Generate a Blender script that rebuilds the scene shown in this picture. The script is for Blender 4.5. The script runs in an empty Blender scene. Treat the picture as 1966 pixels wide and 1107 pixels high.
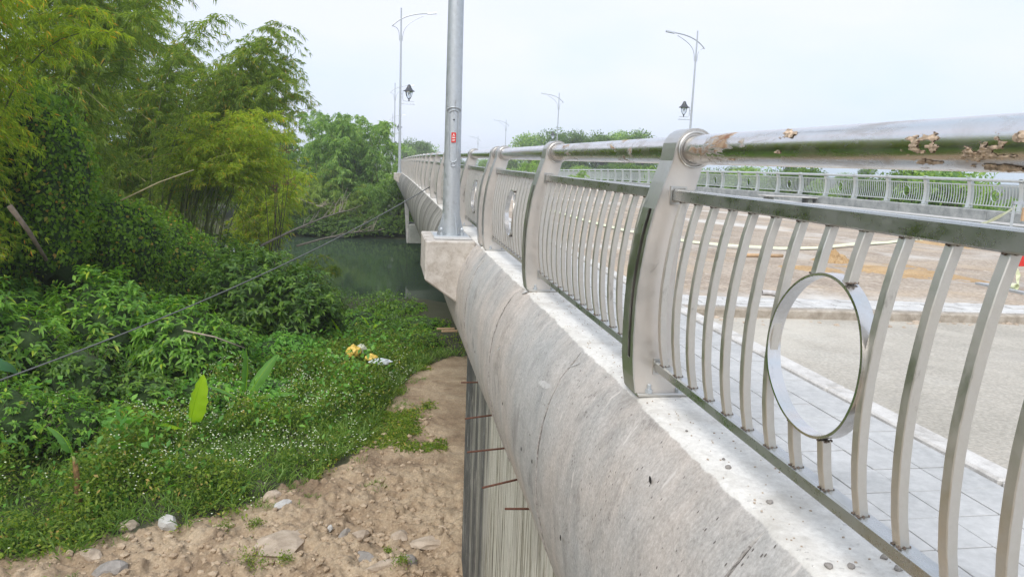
import bpy, bmesh, math, random
import numpy as np
from mathutils import Vector, Matrix
rnd = random.Random(7); rng = np.random.default_rng(7)
S = bpy.context.scene
COL = S.collection
# ---------------------------------------------------------------- camera, world, sun, exposure
F, VX, VY, ROLL = 1420.0, 745.0, 300.0, 2.2        # focal length and bridge vanishing point in photo pixels (1966 wide)
ZO = 7.0                                            # camera height above the datum; all heights below are written relative to the lens
def _axes():
    dY = Vector((VX-983, -(VY-553.5), -F)).normalized()
    d1 = Vector((VX+1000-983, -(VY+1000*math.tan(math.radians(ROLL))-553.5), -F))
    Z = d1.cross(dY).normalized(); X = dY.cross(Z)
    return X, dY, Z
AX, AY, AZ = _axes()
cam_d = bpy.data.cameras.new('camera'); cam = bpy.data.objects.new('camera', cam_d); COL.objects.link(cam)
cam_d.sensor_width = 36.0; cam_d.lens = 36.0*F/1966.0; cam_d.clip_start = 0.05; cam_d.clip_end = 3000
cam.matrix_world = Matrix(((AX.x,AX.y,AX.z,0),(AY.x,AY.y,AY.z,0),(AZ.x,AZ.y,AZ.z,ZO),(0,0,0,1)))
S.camera = cam
W = bpy.data.worlds.new('World'); S.world = W; W.use_nodes = True
wn, wl = W.node_tree.nodes, W.node_tree.links
bg = wn['Background']; bg.inputs['Strength'].default_value = 0.1
sky = wn.new('ShaderNodeTexSky'); sky.sky_type = 'NISHITA'; sky.sun_disc = False
SUN_EL, SUN_AZ = math.radians(50), math.radians(212)
sky.sun_elevation = SUN_EL; sky.sun_rotation = SUN_AZ; sky.dust_density = 3.0; sky.air_density = 1.0
tc = wn.new('ShaderNodeTexCoord'); mp = wn.new('ShaderNodeMapping'); mp.inputs['Scale'].default_value = (1,1,2.5)
nz = wn.new('ShaderNodeTexNoise'); nz.inputs['Scale'].default_value = 1.6; nz.inputs['Detail'].default_value = 5; nz.inputs['Roughness'].default_value = .5
cr = wn.new('ShaderNodeValToRGB'); cr.color_ramp.elements[0].position = .36; cr.color_ramp.elements[1].position = .64
cr.color_ramp.elements[0].color = (5.1,6.3,7.8,1); cr.color_ramp.elements[1].color = (6.7,6.9,7.9,1)
mx = wn.new('ShaderNodeMixRGB'); mx.inputs[0].default_value = .88
wl.new(tc.outputs['Generated'], mp.inputs[0]); wl.new(mp.outputs[0], nz.inputs['Vector']); wl.new(nz.outputs['Fac'], cr.inputs[0])
wl.new(sky.outputs[0], mx.inputs[1]); wl.new(cr.outputs[0], mx.inputs[2]); wl.new(mx.outputs[0], bg.inputs[0])
sd = bpy.data.lights.new('sun', 'SUN'); sd.energy = 1.9; sd.angle = math.radians(38); sd.color = (1,.96,.9)
sun = bpy.data.objects.new('sun', sd); COL.objects.link(sun)
_dir = Vector((math.sin(SUN_AZ)*math.cos(SUN_EL), math.cos(SUN_AZ)*math.cos(SUN_EL), math.sin(SUN_EL)))
sun.rotation_euler = (-_dir).to_track_quat('-Z','Y').to_euler(); sun.location = (0,-5,30)
S.view_settings.view_transform = 'Standard'; S.view_settings.look = 'None'
S.view_settings.exposure = 0.62; S.view_settings.gamma = 1; S.view_settings.use_curve_mapping = False
S.render.engine = 'CYCLES'; S.cycles.max_bounces = 7; S.cycles.diffuse_bounces = 3; S.cycles.glossy_bounces = 3
S.cycles.transmission_bounces = 4; S.cycles.transparent_max_bounces = 4; S.cycles.use_denoising = True; S.cycles.sample_clamp_indirect = 6
S.cycles.volume_bounces = 1; S.cycles.volume_max_steps = 32

# ---------------------------------------------------------------- pixel helpers (used only to read places off the photograph)
def ray(x, y):
    c = Vector((x-983, -(y-553.5), -F)); return Vector((AX.dot(c), AY.dot(c), AZ.dot(c)))
def atY(x, y, Y): r = ray(x, y); return r*(Y/r.y)
def atZ(x, y, Z): r = ray(x, y); return r*(Z/r.z)

# ---------------------------------------------------------------- object helpers
def link(o): COL.objects.link(o); return o
def tag(o, label=None, cat=None, group=None, kind=None):
    if label: o['label'] = label
    if cat: o['category'] = cat
    if group: o['group'] = group
    if kind: o['kind'] = kind
    return o
def empty(name, loc, label, cat, group=None, kind=None):
    o = bpy.data.objects.new(name, None); o.location = loc; o.empty_display_size = .2
    link(o); return tag(o, label, cat, group, kind)
def obj(name, me, parent=None, loc=(0,0,0), rot=None, scale=None):
    o = bpy.data.objects.new(name, me); link(o)
    loc = Vector(loc)
    if parent is not None:
        o.parent = parent
    o.location = loc
    if rot: o.rotation_euler = rot
    if scale: o.scale = scale
    return o
def mesh(name, V, Fc, mat, smooth=False, uv=None, origin=None):
    V = np.asarray(V, dtype=np.float32)
    if origin is not None: V = V - np.array(origin, dtype=np.float32)
    me = bpy.data.meshes.new(name)
    if isinstance(Fc, np.ndarray):
        n, k = Fc.shape
        me.vertices.add(len(V)); me.vertices.foreach_set('co', V.ravel())
        me.loops.add(n*k); me.loops.foreach_set('vertex_index', Fc.astype(np.int32).ravel())
        me.polygons.add(n); me.polygons.foreach_set('loop_start', np.arange(0, n*k, k, dtype=np.int32))
        me.polygons.foreach_set('loop_total', np.full(n, k, dtype=np.int32))
        if smooth: me.polygons.foreach_set('use_smooth', np.ones(n, dtype=bool))
        me.update(calc_edges=True)
    else:
        me.from_pydata([tuple(v) for v in V], [], [tuple(f) for f in Fc]); 
        if smooth:
            for p in me.polygons: p.use_smooth = True
        me.update()
    if mat:
        for m in (mat if isinstance(mat, (list, tuple)) else [mat]): me.materials.append(m)
    if uv is not None:
        ul = me.uv_layers.new(name='UVMap'); idx = np.zeros(len(me.loops), dtype=np.int32); me.loops.foreach_get('vertex_index', idx)
        ul.data.foreach_set('uv', np.asarray(uv, dtype=np.float32)[idx].ravel())
    return me
class Mb:                                              # collects primitives for ONE mesh
    def __init__(s): s.v = []; s.f = []
    def add(s, V, Fc):
        n = len(s.v); s.v += [tuple(v) for v in V]; s.f += [tuple(i+n for i in f) for f in Fc]; return s
    def box(s, x0, x1, y0, y1, z0, z1):
        return s.add([(x0,y0,z0),(x1,y0,z0),(x1,y1,z0),(x0,y1,z0),(x0,y0,z1),(x1,y0,z1),(x1,y1,z1),(x0,y1,z1)],
                     [(0,3,2,1),(4,5,6,7),(0,1,5,4),(1,2,6,5),(2,3,7,6),(3,0,4,7)])
    def tube(s, path, r, n=8, cap=True):
        path = [Vector(p) for p in path]; r = r if isinstance(r, (list, tuple)) else [r]*len(path)
        V = []; Fc = []; up = None
        for i, p in enumerate(path):
            t = (path[min(i+1, len(path)-1)]-path[max(i-1, 0)]).normalized()
            if up is None: up = Vector((0,0,1)) if abs(t.z) < .9 else Vector((1,0,0))
            a = t.cross(up).normalized(); b = a.cross(t).normalized(); up = b
            for k in range(n):
                q = 2*math.pi*k/n; V.append(p+(a*math.cos(q)+b*math.sin(q))*r[i])
        for i in range(len(path)-1):
            for k in range(n):
                k2 = (k+1) % n; Fc.append((i*n+k, i*n+k2, (i+1)*n+k2, (i+1)*n+k))
        if cap: Fc.append(tuple(range(n))[::-1]); Fc.append(tuple((len(path)-1)*n+k for k in range(n)))
        return s.add(V, Fc)
    def lathe(s, prof, c=(0,0,0), n=16):
        V = []; Fc = []
        for r, z in prof:
            for k in range(n): q = 2*math.pi*k/n; V.append((c[0]+r*math.cos(q), c[1]+r*math.sin(q), c[2]+z))
        for i in range(len(prof)-1):
            for k in range(n): k2 = (k+1) % n; Fc.append((i*n+k, i*n+k2, (i+1)*n+k2, (i+1)*n+k))
        Fc.append(tuple(range(n))[::-1]); Fc.append(tuple((len(prof)-1)*n+k for k in range(n)))
        return s.add(V, Fc)
    def done(s, name, mat, smooth=False, bevel=0, auto=None):
        me = mesh(name, s.v, s.f, mat, smooth)
        bm = bmesh.new(); bm.from_mesh(me); bmesh.ops.recalc_face_normals(bm, faces=bm.faces)
        if bevel:
            es = [e for e in bm.edges if len(e.link_faces) == 2 and e.calc_face_angle(0) > .6]
            bmesh.ops.bevel(bm, geom=es, offset=bevel, segments=1, affect='EDGES', clamp_overlap=True)
        if auto:
            for f in bm.faces: f.smooth = True
            for e in bm.edges:
                if len(e.link_faces) == 2 and e.calc_face_angle(0) > auto: e.smooth = False
        bm.to_mesh(me); bm.free(); return me
# value noise in numpy
_H = rng.random((64,64,64)).astype(np.float32)
def vnoise(P, sc=1.0):
    P = np.asarray(P, dtype=np.float64)*sc; i = np.floor(P).astype(int); f = P-i; f = f*f*(3-2*f)
    r = 0
    for a in (0,1):
        for b in (0,1):
            for c in (0,1):
                w = (f[...,0] if a else 1-f[...,0])*(f[...,1] if b else 1-f[...,1])*(f[...,2] if c else 1-f[...,2])
                r = r + w*_H[(i[...,0]+a) % 64, (i[...,1]+b) % 64, (i[...,2]+c) % 64]
    return r
def fbm(P, sc=1.0, o=4):
    r = 0; a = 1; t = 0
    for k in range(o): r = r+a*vnoise(np.asarray(P)+k*7.3, sc*2**k); t += a; a *= .5
    return r/t
def ss(a, b, x): t = np.clip((x-a)/(b-a), 0, 1); return t*t*(3-2*t)
def drop(y): return -1.6e-4*max(0, y-10)**2           # the deck crests and falls away
def dropn(y): return -1.6e-4*np.maximum(0, y-10)**2

def rockV(r, seed, sq=(1,1,.7), sub=1):
    bm = bmesh.new(); bmesh.ops.create_icosphere(bm, subdivisions=sub, radius=1)
    V = np.array([v.co[:] for v in bm.verts]); Fc = [tuple(v.index for v in f.verts) for f in bm.faces]; bm.free()
    R = random.Random(seed); off = np.array([R.random()*50]*3)
    V = V*(.65+.8*vnoise(V*1.3+off)[:,None])*np.array(sq)*r
    a = R.random()*6.28; c, s = math.cos(a), math.sin(a); V = V@np.array([[c,-s,0],[s,c,0],[0,0,1]]); return V, Fc
# ---------------------------------------------------------------- materials
def newmat(name):
    m = bpy.data.materials.new(name); m.use_nodes = True
    nt = m.node_tree; return m, nt.nodes, nt.links, nt.nodes['Principled BSDF']
def pos(n, l, sc=(1,1,1), uv=False):
    t = n.new('ShaderNodeUVMap') if uv else n.new('ShaderNodeNewGeometry')
    mpn = n.new('ShaderNodeMapping'); mpn.inputs['Scale'].default_value = sc
    l.new(t.outputs[0] if uv else t.outputs['Position'], mpn.inputs[0]); return mpn.outputs[0]
def noise(n, l, vec, scale, detail=4, rough=.55, dist=0):
    t = n.new('ShaderNodeTexNoise'); t.inputs['Scale'].default_value = scale; t.inputs['Detail'].default_value = detail
    t.inputs['Roughness'].default_value = rough; t.inputs['Distortion'].default_value = dist
    l.new(vec, t.inputs['Vector']); return t.outputs['Fac']
def ramp(n, l, fac, stops):
    r = n.new('ShaderNodeValToRGB'); e = r.color_ramp.elements
    while len(e) < len(stops): e.new(.5)
    for el, (p, c) in zip(e, stops):
        el.position = p; el.color = (c, c, c, 1) if not hasattr(c, '__len__') else (*c, 1)
    l.new(fac, r.inputs[0]); return r.outputs[0]
def mix(n, l, fac, a, b, mode='MIX'):
    m = n.new('ShaderNodeMixRGB'); m.blend_type = mode
    for i, v in ((0, fac), (1, a), (2, b)):
        if isinstance(v, (int, float)): m.inputs[i].default_value = v if i == 0 else (v, v, v, 1)
        elif isinstance(v, tuple): m.inputs[i].default_value = (*v, 1)
        else: l.new(v, m.inputs[i])
    return m.outputs[0]
def mdiv(n, l, s_, d):
    m_ = n.new('ShaderNodeMath'); m_.operation = 'DIVIDE'; l.new(s_, m_.inputs[0]); m_.inputs[1].default_value = d; return m_.outputs[0]
def bump(n, l, p, h, strength=.4, dist=.01, prev=None):
    b = n.new('ShaderNodeBump'); b.inputs['Strength'].default_value = strength; b.inputs['Distance'].default_value = dist
    l.new(h, b.inputs['Height'])
    if prev: l.new(prev, b.inputs['Normal'])
    if p: l.new(b.outputs[0], p.inputs['Normal'])
    return b.outputs[0]
def simple(name, c, rough=.6, metal=0, var=.15, nsc=12):
    m, n, l, p = newmat(name); v = pos(n, l)
    f = noise(n, l, v, nsc); c2 = tuple(x*(1-var) for x in c); c3 = tuple(min(1, x*(1+var)) for x in c)
    l.new(ramp(n, l, f, [(.3, c2), (.7, c3)]), p.inputs['Base Color'])
    p.inputs['Roughness'].default_value = rough; p.inputs['Metallic'].default_value = metal
    bump(n, l, p, f, .2, .004); return m
def steel(name, base=(.66,.63,.59), rough=.25, dirt=.3, dirtc=(.42,.37,.31), dsc=6, mud=False, streak=(1,1,1)):
    m, n, l, p = newmat(name); v = pos(n, l, streak)
    f = noise(n, l, v, dsc, 6, .65); f2 = noise(n, l, pos(n, l), 45, 5, .7)
    f3 = noise(n, l, pos(n, l), 1.7, 3)
    d = ramp(n, l, f, [(.5-.25*dirt, 0.0), (.5+.35, min(1, .35+dirt))])
    l.new(mix(n, l, d, base, dirtc), p.inputs['Base Color'])
    mt = ramp(n, l, d, [(0, 1.0), (1, 1-.9*min(1, dirt*1.6))]); l.new(mt, p.inputs['Metallic'])
    sc = ramp(n, l, noise(n, l, pos(n, l, (1,1,.45)), 13, 8, .75, .8), [(.60, 0.0), (.72, min(.75, dirt*1.1))])
    bc = p.inputs['Base Color'].links[0].from_socket; l.new(mix(n, l, sc, bc, (.20,.18,.155)), p.inputs['Base Color'])
    rr = mix(n, l, .5, ramp(n, l, f, [(.25, rough*.75), (.8, rough*1.5)]), ramp(n, l, f2, [(.3, rough*.8), (.75, rough*1.8)]))
    l.new(rr, p.inputs['Roughness'])
    if mud:
        g = noise(n, l, pos(n, l, (1,.55,1.3)), 5.5, 9, .72, .6); g2 = noise(n, l, pos(n, l), .9, 2)
        gm = ramp(n, l, mix(n, l, .35, g, g2), [(.545, 0.0), (.575, 1.0)])
        mc = ramp(n, l, noise(n, l, pos(n, l), 30, 5), [(.3, (.22,.11,.06)), (.6, (.45,.33,.22)), (.8, (.62,.55,.46))])
        fl = ramp(n, l, noise(n, l, pos(n, l, (1.6,.35,1.6)), 9, 7, .7, .5), [(.50, 0.0), (.66, .55)])
        ob = p.inputs['Base Color'].links[0].from_socket; l.new(mix(n, l, fl, ob, (.40,.31,.23)), p.inputs['Base Color'])
        o2 = p.inputs['Roughness'].links[0].from_socket; l.new(mix(n, l, fl, o2, .6), p.inputs['Roughness'])
        old = p.inputs['Base Color'].links[0].from_socket; l.new(mix(n, l, gm, old, mc), p.inputs['Base Color'])
        om = p.inputs['Metallic'].links[0].from_socket; l.new(mix(n, l, gm, om, 0.0), p.inputs['Metallic'])
        orr = p.inputs['Roughness'].links[0].from_socket; l.new(mix(n, l, gm, orr, .9), p.inputs['Roughness'])
        b1 = bump(n, l, None, gm, .6, .004); bump(n, l, p, f2, .12, .002, b1)
    else: bump(n, l, p, f2, .1, .002)
    return m
M = {}
M['tube'] = steel('tube_steel', (.74,.72,.70), .19, .2, (.5,.45,.4), 9, mud=True)
M['tube_far'] = steel('tube_steel_clean', (.72,.70,.69), .17, .25, (.5,.46,.42), 7)
M['post'] = steel('post_steel', (.70,.66,.61), .36, .55, (.56,.50,.44), 5)
M['post_edge'] = steel('post_cover_strip_steel', (.60,.59,.56), .3, .35, (.42,.40,.36), 7)
M['rail'] = steel('rail_steel', (.54,.55,.54), .25, .55, (.27,.28,.26), 14, streak=(1,.5,1))
M['bal'] = steel('baluster_steel', (.68,.65,.60), .36, .55, (.42,.39,.34), 11)
M['ring'] = steel('ring_steel', (.74,.72,.69), .2, .3, (.48,.42,.36), 12)
M['far_steel'] = steel('far_rail_steel', (.70,.72,.70), .42, .5, (.50,.51,.48), 5)
M['galv'] = steel('galvanised_steel', (.58,.61,.63), .45, .85, (.38,.41,.43), 19)
M['galv_dark'] = simple('lantern_paint', (.06,.065,.07), .45, .3)
M['dark'] = simple('dark_inside', (.02,.018,.016), .9)
M['rust'] = simple('rusty_rebar', (.11,.045,.028), .85, 0, .4, 60)
M['red'] = simple('red_paint', (.62,.03,.02), .5)
M['white'] = simple('white_paint', (.75,.74,.72), .5)
M['mudc'] = simple('dried_mud', (.48,.37,.27), .95, 0, .7, 70)

def mat_fascia():
    m, n, l, p = newmat('fascia_concrete')
    uv = pos(n, l, (1,1,1), True); P = pos(n, l)
    grit = noise(n, l, P, 90, 6, .8); fine = noise(n, l, pos(n, l, (5,1.6,1), True), 22, 6, .75)
    st = noise(n, l, pos(n, l, (2.6,1.0,1), True), 3.4, 8, .72, .25)            # soft smears down the curve
    big = noise(n, l, P, 1.0, 4, .55); mid = noise(n, l, P, 4.2, 6, .65, .3)
    col = ramp(n, l, st, [(.28, (.33,.32,.305)), (.5, (.43,.405,.38)), (.72, (.53,.49,.455))])
    col = mix(n, l, 1.0, col, ramp(n, l, big, [(.38, (.90,.94,.96)), (.60, (1.04,.99,.94))]), 'MULTIPLY')
    col = mix(n, l, 1.0, col, ramp(n, l, mid, [(.24, .50), (.42, 1.0)]), 'MULTIPLY')
    col = mix(n, l, .5, col, ramp(n, l, fine, [(.3, .22), (.7, .85)]), 'SOFT_LIGHT')
    col = mix(n, l, .55, col, ramp(n, l, grit, [(.3, .12), (.7, .92)]), 'SOFT_LIGHT')
    sm = ramp(n, l, noise(n, l, pos(n, l, (1.5,.9,1), True), 2.4, 6, .65, .3), [(.58, 0.0), (.72, .6)]); col = mix(n, l, sm, col, (.20,.19,.18))
    # the spans over the river are older and browner, with dark runs
    sx = n.new('ShaderNodeSeparateXYZ'); l.new(P, sx.inputs[0])
    old = ramp(n, l, mdiv(n, l, sx.outputs['Y'], 20.0), [(.35, 0.0), (.41, .92)])
    oi = n.new('ShaderNodeObjectInfo'); run = ramp(n, l, noise(n, l, pos(n, l, (1,5,.35)), 2.2, 7, .72), [(.36, (.13,.125,.105)), (.52, (.27,.26,.23)), (.68, (.45,.43,.39))])
    run = mix(n, l, 1.0, run, ramp(n, l, oi.outputs['Random'], [(0, .72), (1, 1.12)]), 'MULTIPLY')
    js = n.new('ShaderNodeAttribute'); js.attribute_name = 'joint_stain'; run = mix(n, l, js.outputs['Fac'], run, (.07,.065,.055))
    col = mix(n, l, old, col, run)
    vo = n.new('ShaderNodeTexVoronoi'); vo.inputs['Scale'].default_value = 60; l.new(pos(n, l, (1,.5,1), True), vo.inputs['Vector'])
    pit = ramp(n, l, vo.outputs['Distance'], [(.10, 0.0), (.17, 1.0)])
    sel = ramp(n, l, noise(n, l, uv, 9, 2), [(.47, 1.0), (.53, 0.0)]); pit = mix(n, l, 1.0, pit, sel, 'LIGHTEN')
    col = mix(n, l, pit, (.14,.125,.11), col)
    sc = ramp(n, l, noise(n, l, pos(n, l, (3.2,.9,1), True), 4.6, 3, .55), [(.685, 0.0), (.715, .8)])
    col = mix(n, l, sc, col, (.60,.56,.52))
    sp = n.new('ShaderNodeSeparateXYZ'); l.new(uv, sp.inputs[0])
    wob = noise(n, l, uv, 16, 7, .7); ma = n.new('ShaderNodeMath'); ma.operation = 'MULTIPLY_ADD'
    l.new(wob, ma.inputs[0]); ma.inputs[1].default_value = .035; l.new(sp.outputs['Y'], ma.inputs[2])
    top = ramp(n, l, ma.outputs[0], [(.066, 1.0), (.071, 0.0)])
    g = noise(n, l, P, 55, 6, .75)
    tcol = ramp(n, l, g, [(.24, (.28,.26,.23)), (.38, (.62,.60,.56)), (.7, (.78,.76,.71))])
    tcol = mix(n, l, ramp(n, l, noise(n, l, P, 5, 6, .7), [(.45, 0.0), (.7, .8)]), tcol, (.44,.41,.36))
    col = mix(n, l, top, col, tcol)
    l.new(col, p.inputs['Base Color']); p.inputs['Roughness'].default_value = .85
    b = bump(n, l, None, pit, .7, .004); b = bump(n, l, None, st, .25, .01, b); b = bump(n, l, None, fine, .4, .003, b)
    bump(n, l, p, grit, .5, .003, b)
    return m
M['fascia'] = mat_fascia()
def mat_concrete(name, cols, scale=3, bs=.4, detail=7):
    m, n, l, p = newmat(name); P = pos(n, l)
    f = noise(n, l, P, scale, detail, .65, .3); g = noise(n, l, P, scale*14, 6, .7)
    k = len(cols); col = ramp(n, l, f, [(.25+.5*i/(k-1), c) for i, c in enumerate(cols)])
    col = mix(n, l, .35, col, ramp(n, l, g, [(.3, .25), (.7, .95)]), 'SOFT_LIGHT')
    l.new(col, p.inputs['Base Color']); p.inputs['Roughness'].default_value = .88
    b = bump(n, l, None, f, bs, .01); bump(n, l, p, g, bs, .004, b); return m
M['ped'] = mat_concrete('pedestal_concrete', [(.30,.25,.20),(.48,.44,.39),(.62,.58,.53)], 9, .8)
M['conc'] = mat_concrete('pale_concrete', [(.30,.29,.28),(.46,.45,.43),(.55,.54,.52)], 4)
M['conc_dark'] = mat_concrete('weathered_concrete', [(.10,.11,.10),(.20,.21,.19),(.28,.28,.25)], 2)
M['pier'] = mat_concrete('pier_concrete', [(.24,.25,.23),(.33,.34,.31),(.44,.44,.41)], 1.2)
M['tile'] = mat_concrete('pavement_tile', [(.34,.345,.34),(.45,.45,.44),(.56,.555,.54)], 2.2, .35)
M['paver'] = mat_concrete('grey_paver', [(.34,.33,.31),(.52,.51,.49),(.66,.65,.62)], 7, .5)
M['kerb'] = mat_concrete('kerb_concrete', [(.30,.28,.25),(.55,.53,.50),(.70,.68,.64)], 9, .6)
M['kerb_old'] = mat_concrete('broken_concrete_edge', [(.20,.17,.13),(.36,.31,.25),(.52,.47,.40)], 11, .9)
M['farpar'] = mat_concrete('stained_parapet', [(.13,.14,.14),(.27,.28,.27),(.42,.42,.40)], 2.5)
M['bead'] = mat_concrete('mortar_bead', [(.16,.14,.13),(.42,.39,.36),(.66,.63,.59)], 70, .9)

def mat_wall():
    m, n, l, p = newmat('streaked_wall'); 
    a = noise(n, l, pos(n, l, (1,1,.030)), 17, 9, .82, .25); b = noise(n, l, pos(n, l, (1,1,.04)), 2.2, 5, .65, .1)
    c = noise(n, l, pos(n, l, (1,1,.10)), 17, 9, .8, .2); sx = n.new('ShaderNodeSeparateXYZ'); l.new(pos(n, l), sx.inputs[0])
    col = ramp(n, l, a, [(.36, (.03,.03,.028)), (.44, (.17,.15,.11)), (.485, (.44,.43,.35)), (.55, (.66,.66,.60)), (.60, (.30,.22,.15)), (.66, (.60,.61,.53))])
    # tar-black run-off stain that spreads from the free corner of the wall
    ad = n.new('ShaderNodeMath'); ad.operation = 'MULTIPLY_ADD'; l.new(b, ad.inputs[0]); ad.inputs[1].default_value = 5.5; l.new(sx.outputs['Y'], ad.inputs[2])
    st = ramp(n, l, mdiv(n, l, ad.outputs[0], 12.0), [(.76, 0.0), (.84, .9)])
    blk = ramp(n, l, c, [(.40, (.012,.013,.016)), (.56, (.05,.055,.06)), (.63, (.46,.47,.45))])
    col = mix(n, l, st, col, blk)
    gr = noise(n, l, pos(n, l, (1,1,.5)), 3.5, 7, .7, .4); col = mix(n, l, ramp(n, l, gr, [(.52, 0.0), (.66, .6)]), col, (.40,.385,.34))
    l.new(col, p.inputs['Base Color']); p.inputs['Roughness'].default_value = .85
    bump(n, l, p, c, .35, .01); return m
M['wall'] = mat_wall()
def mat_ground(name, stops, sc, peb=(60, .3), warp=.4, patch=None, rough=.95):
    m, n, l, p = newmat(name); P = pos(n, l)
    f = noise(n, l, P, sc, 8, .62, warp); g = noise(n, l, P, peb[0], 6, .75)
    vo = n.new('ShaderNodeTexVoronoi'); vo.inputs['Scale'].default_value = peb[0]*.7; l.new(P, vo.inputs['Vector'])
    col = ramp(n, l, f, stops)
    col = mix(n, l, peb[1], col, ramp(n, l, g, [(.3, .12), (.7, .9)]), 'SOFT_LIGHT')
    col = mix(n, l, peb[1]*.7, col, ramp(n, l, vo.outputs['Distance'], [(.0, 1.0), (.8, .35)]), 'MULTIPLY')
    if patch:
        for psc, lo, hi, pc in patch:
            pf = ramp(n, l, noise(n, l, pos(n, l, (1,1,1)), psc, 6, .6, .5), [(lo, 0.0), (hi, 1.0)]); col = mix(n, l, pf, col, pc)
    l.new(col, p.inputs['Base Color']); p.inputs['Roughness'].default_value = rough
    b = bump(n, l, None, f, .5, .05); b = bump(n, l, None, g, .6, .01, b); bump(n, l, p, vo.outputs['Distance'], .4, .008, b); return m
M['soil'] = mat_ground('sandy_soil', [(.25, (.17,.115,.07)), (.42, (.33,.24,.155)), (.58, (.46,.355,.24)), (.78, (.56,.45,.32))], 1.3, (38, .55))
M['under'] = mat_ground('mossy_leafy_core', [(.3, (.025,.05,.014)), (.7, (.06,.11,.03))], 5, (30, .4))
M['gravel'] = mat_ground('fine_gravel_road', [(.3, (.42,.39,.33)), (.55, (.52,.48,.41)), (.75, (.60,.57,.50))], 1.6, (70, .5), patch=[(1.1,.60,.75,(.40,.37,.33)), (.5,.5,.7,(.60,.56,.48))])
M['deck'] = mat_ground('dusty_deck', [(.28, (.36,.28,.21)), (.5, (.50,.41,.32)), (.72, (.58,.49,.39))], 1.3, (40, .8),
                       patch=[(.45, .52, .66, (.60,.57,.52)), (.8, .52, .78, (.53,.41,.28)), (2.4, .60, .75, (.27,.22,.18)), (7, .60, .75, (.62,.55,.46))])
M['sand'] = mat_ground('orange_sand', [(.3, (.42,.27,.13)), (.7, (.60,.42,.23))], 6, (70, .4))
M['rock'] = mat_concrete('rubble_rock', [(.26,.20,.15),(.42,.34,.26),(.55,.46,.37)], 6, .7)
M['clod'] = mat_concrete('earth_clod', [(.24,.17,.115),(.39,.295,.20),(.51,.41,.30)], 3, .7)
M['rock_grey'] = mat_concrete('grey_rubble_rock', [(.14,.13,.12),(.25,.23,.21),(.38,.35,.32)], 6, .7)
def mat_water():
    m, n, l, p = newmat('river_water')
    f = noise(n, l, pos(n, l, (1,.55,1)), 1.6, 3, .5); g = noise(n, l, pos(n, l), .12, 3)
    l.new(ramp(n, l, g, [(.3, (.040,.066,.042)), (.7, (.060,.090,.058))]), p.inputs['Base Color'])
    p.inputs['Roughness'].default_value = .06; p.inputs['IOR'].default_value = 1.33
    bump(n, l, p, f, .05, .1); return m
M['water'] = mat_water()
def leafmat(name, dark, mid, light, accent=None, apos=.95, trans=.48, rough=.5, spec=.3):
    m, n, l, p = newmat(name)
    g = n.new('ShaderNodeNewGeometry')
    f = noise(n, l, pos(n, l), .9, 3)
    stops = [(0, dark), (.5, mid), (.9, light)]
    if accent: stops = [(0, dark), (.45, mid), (apos-.04, light), (apos, accent)]
    col = ramp(n, l, g.outputs['Random Per Island'], stops)
    col = mix(n, l, .6, col, ramp(n, l, f, [(.3, (.72,.80,.78)), (.7, (1.25,1.18,.9))]), 'MULTIPLY')
    l.new(col, p.inputs['Base Color']); p.inputs['Roughness'].default_value = rough
    p.inputs['Specular IOR Level'].default_value = spec
    tr = n.new('ShaderNodeBsdfTranslucent'); l.new(mix(n, l, 1.0, col, (1.55,1.6,.6), 'MULTIPLY'), tr.inputs[0])
    ms = n.new('ShaderNodeMixShader'); ms.inputs[0].default_value = trans
    l.new(p.outputs[0], ms.inputs[1]); l.new(tr.outputs[0], ms.inputs[2]); l.new(ms.outputs[0], n['Material Output'].inputs[0]); return m
M['bamboo'] = leafmat('bamboo_leaf', (0.183,0.266,0.030), (0.318,0.427,0.043), (0.514,0.590,0.065), (0.878,0.406,0.060), .985)
M['bamboo2'] = leafmat('bamboo_leaf_cool', (0.119,0.187,0.041), (0.198,0.290,0.055), (0.316,0.408,0.073), (0.592,0.342,0.073), .99)
M['bamboo_yellow'] = leafmat('bamboo_leaf_yellow', (0.193,0.279,0.028), (0.309,0.419,0.041), (0.474,0.526,0.066), (0.590,0.389,0.056), .97)
M['farleaf'] = leafmat('far_bamboo_leaf', (0.138,0.244,0.086), (0.222,0.366,0.118), (0.377,0.509,0.157))
M['farleaf2'] = leafmat('far_bamboo_leaf_warm', (0.172,0.263,0.078), (0.275,0.377,0.094), (0.395,0.475,0.125))
M['tree'] = leafmat('tree_leaf', (0.054,0.112,0.026), (0.108,0.190,0.046), (0.180,0.285,0.065))
M['vine'] = leafmat('vine_leaf', (0.086,0.170,0.025), (0.162,0.298,0.036), (0.275,0.440,0.054), (0.550,0.319,0.086), .985)
M['shrub'] = leafmat('shrub_leaf', (0.090,0.212,0.033), (0.170,0.352,0.052), (0.298,0.528,0.077), (0.476,0.564,0.065), .97, .45, .42, .45)
M['shrub_dark'] = leafmat('dark_shrub_leaf', (0.060,0.138,0.024), (0.109,0.222,0.035), (0.200,0.336,0.054), None, .95, .4, .4, .45)
M['clover'] = leafmat('round_creeper_leaf', (0.101,0.266,0.059), (0.173,0.392,0.084), (0.263,0.517,0.107))
M['weed'] = leafmat('weed_leaf', (0.087,0.163,0.029), (0.176,0.277,0.047), (0.316,0.402,0.073), (0.524,0.377,0.132), .98)
M['grass'] = leafmat('grass_blade', (0.098,0.191,0.051), (0.168,0.292,0.072), (0.279,0.404,0.130))
M['banana'] = leafmat('banana_leaf', (0.208,0.391,0.018), (0.312,0.517,0.018), (0.442,0.632,0.024), None, .95, .45)
M['banana_dark'] = leafmat('dark_banana_leaf', (.03,.13,.05), (.05,.17,.06), (.07,.2,.07), None, .95, .25)
M['banana_pale'] = leafmat('pale_banana_leaf', (.10,.26,.06), (.14,.32,.07), (.18,.38,.08))
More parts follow.
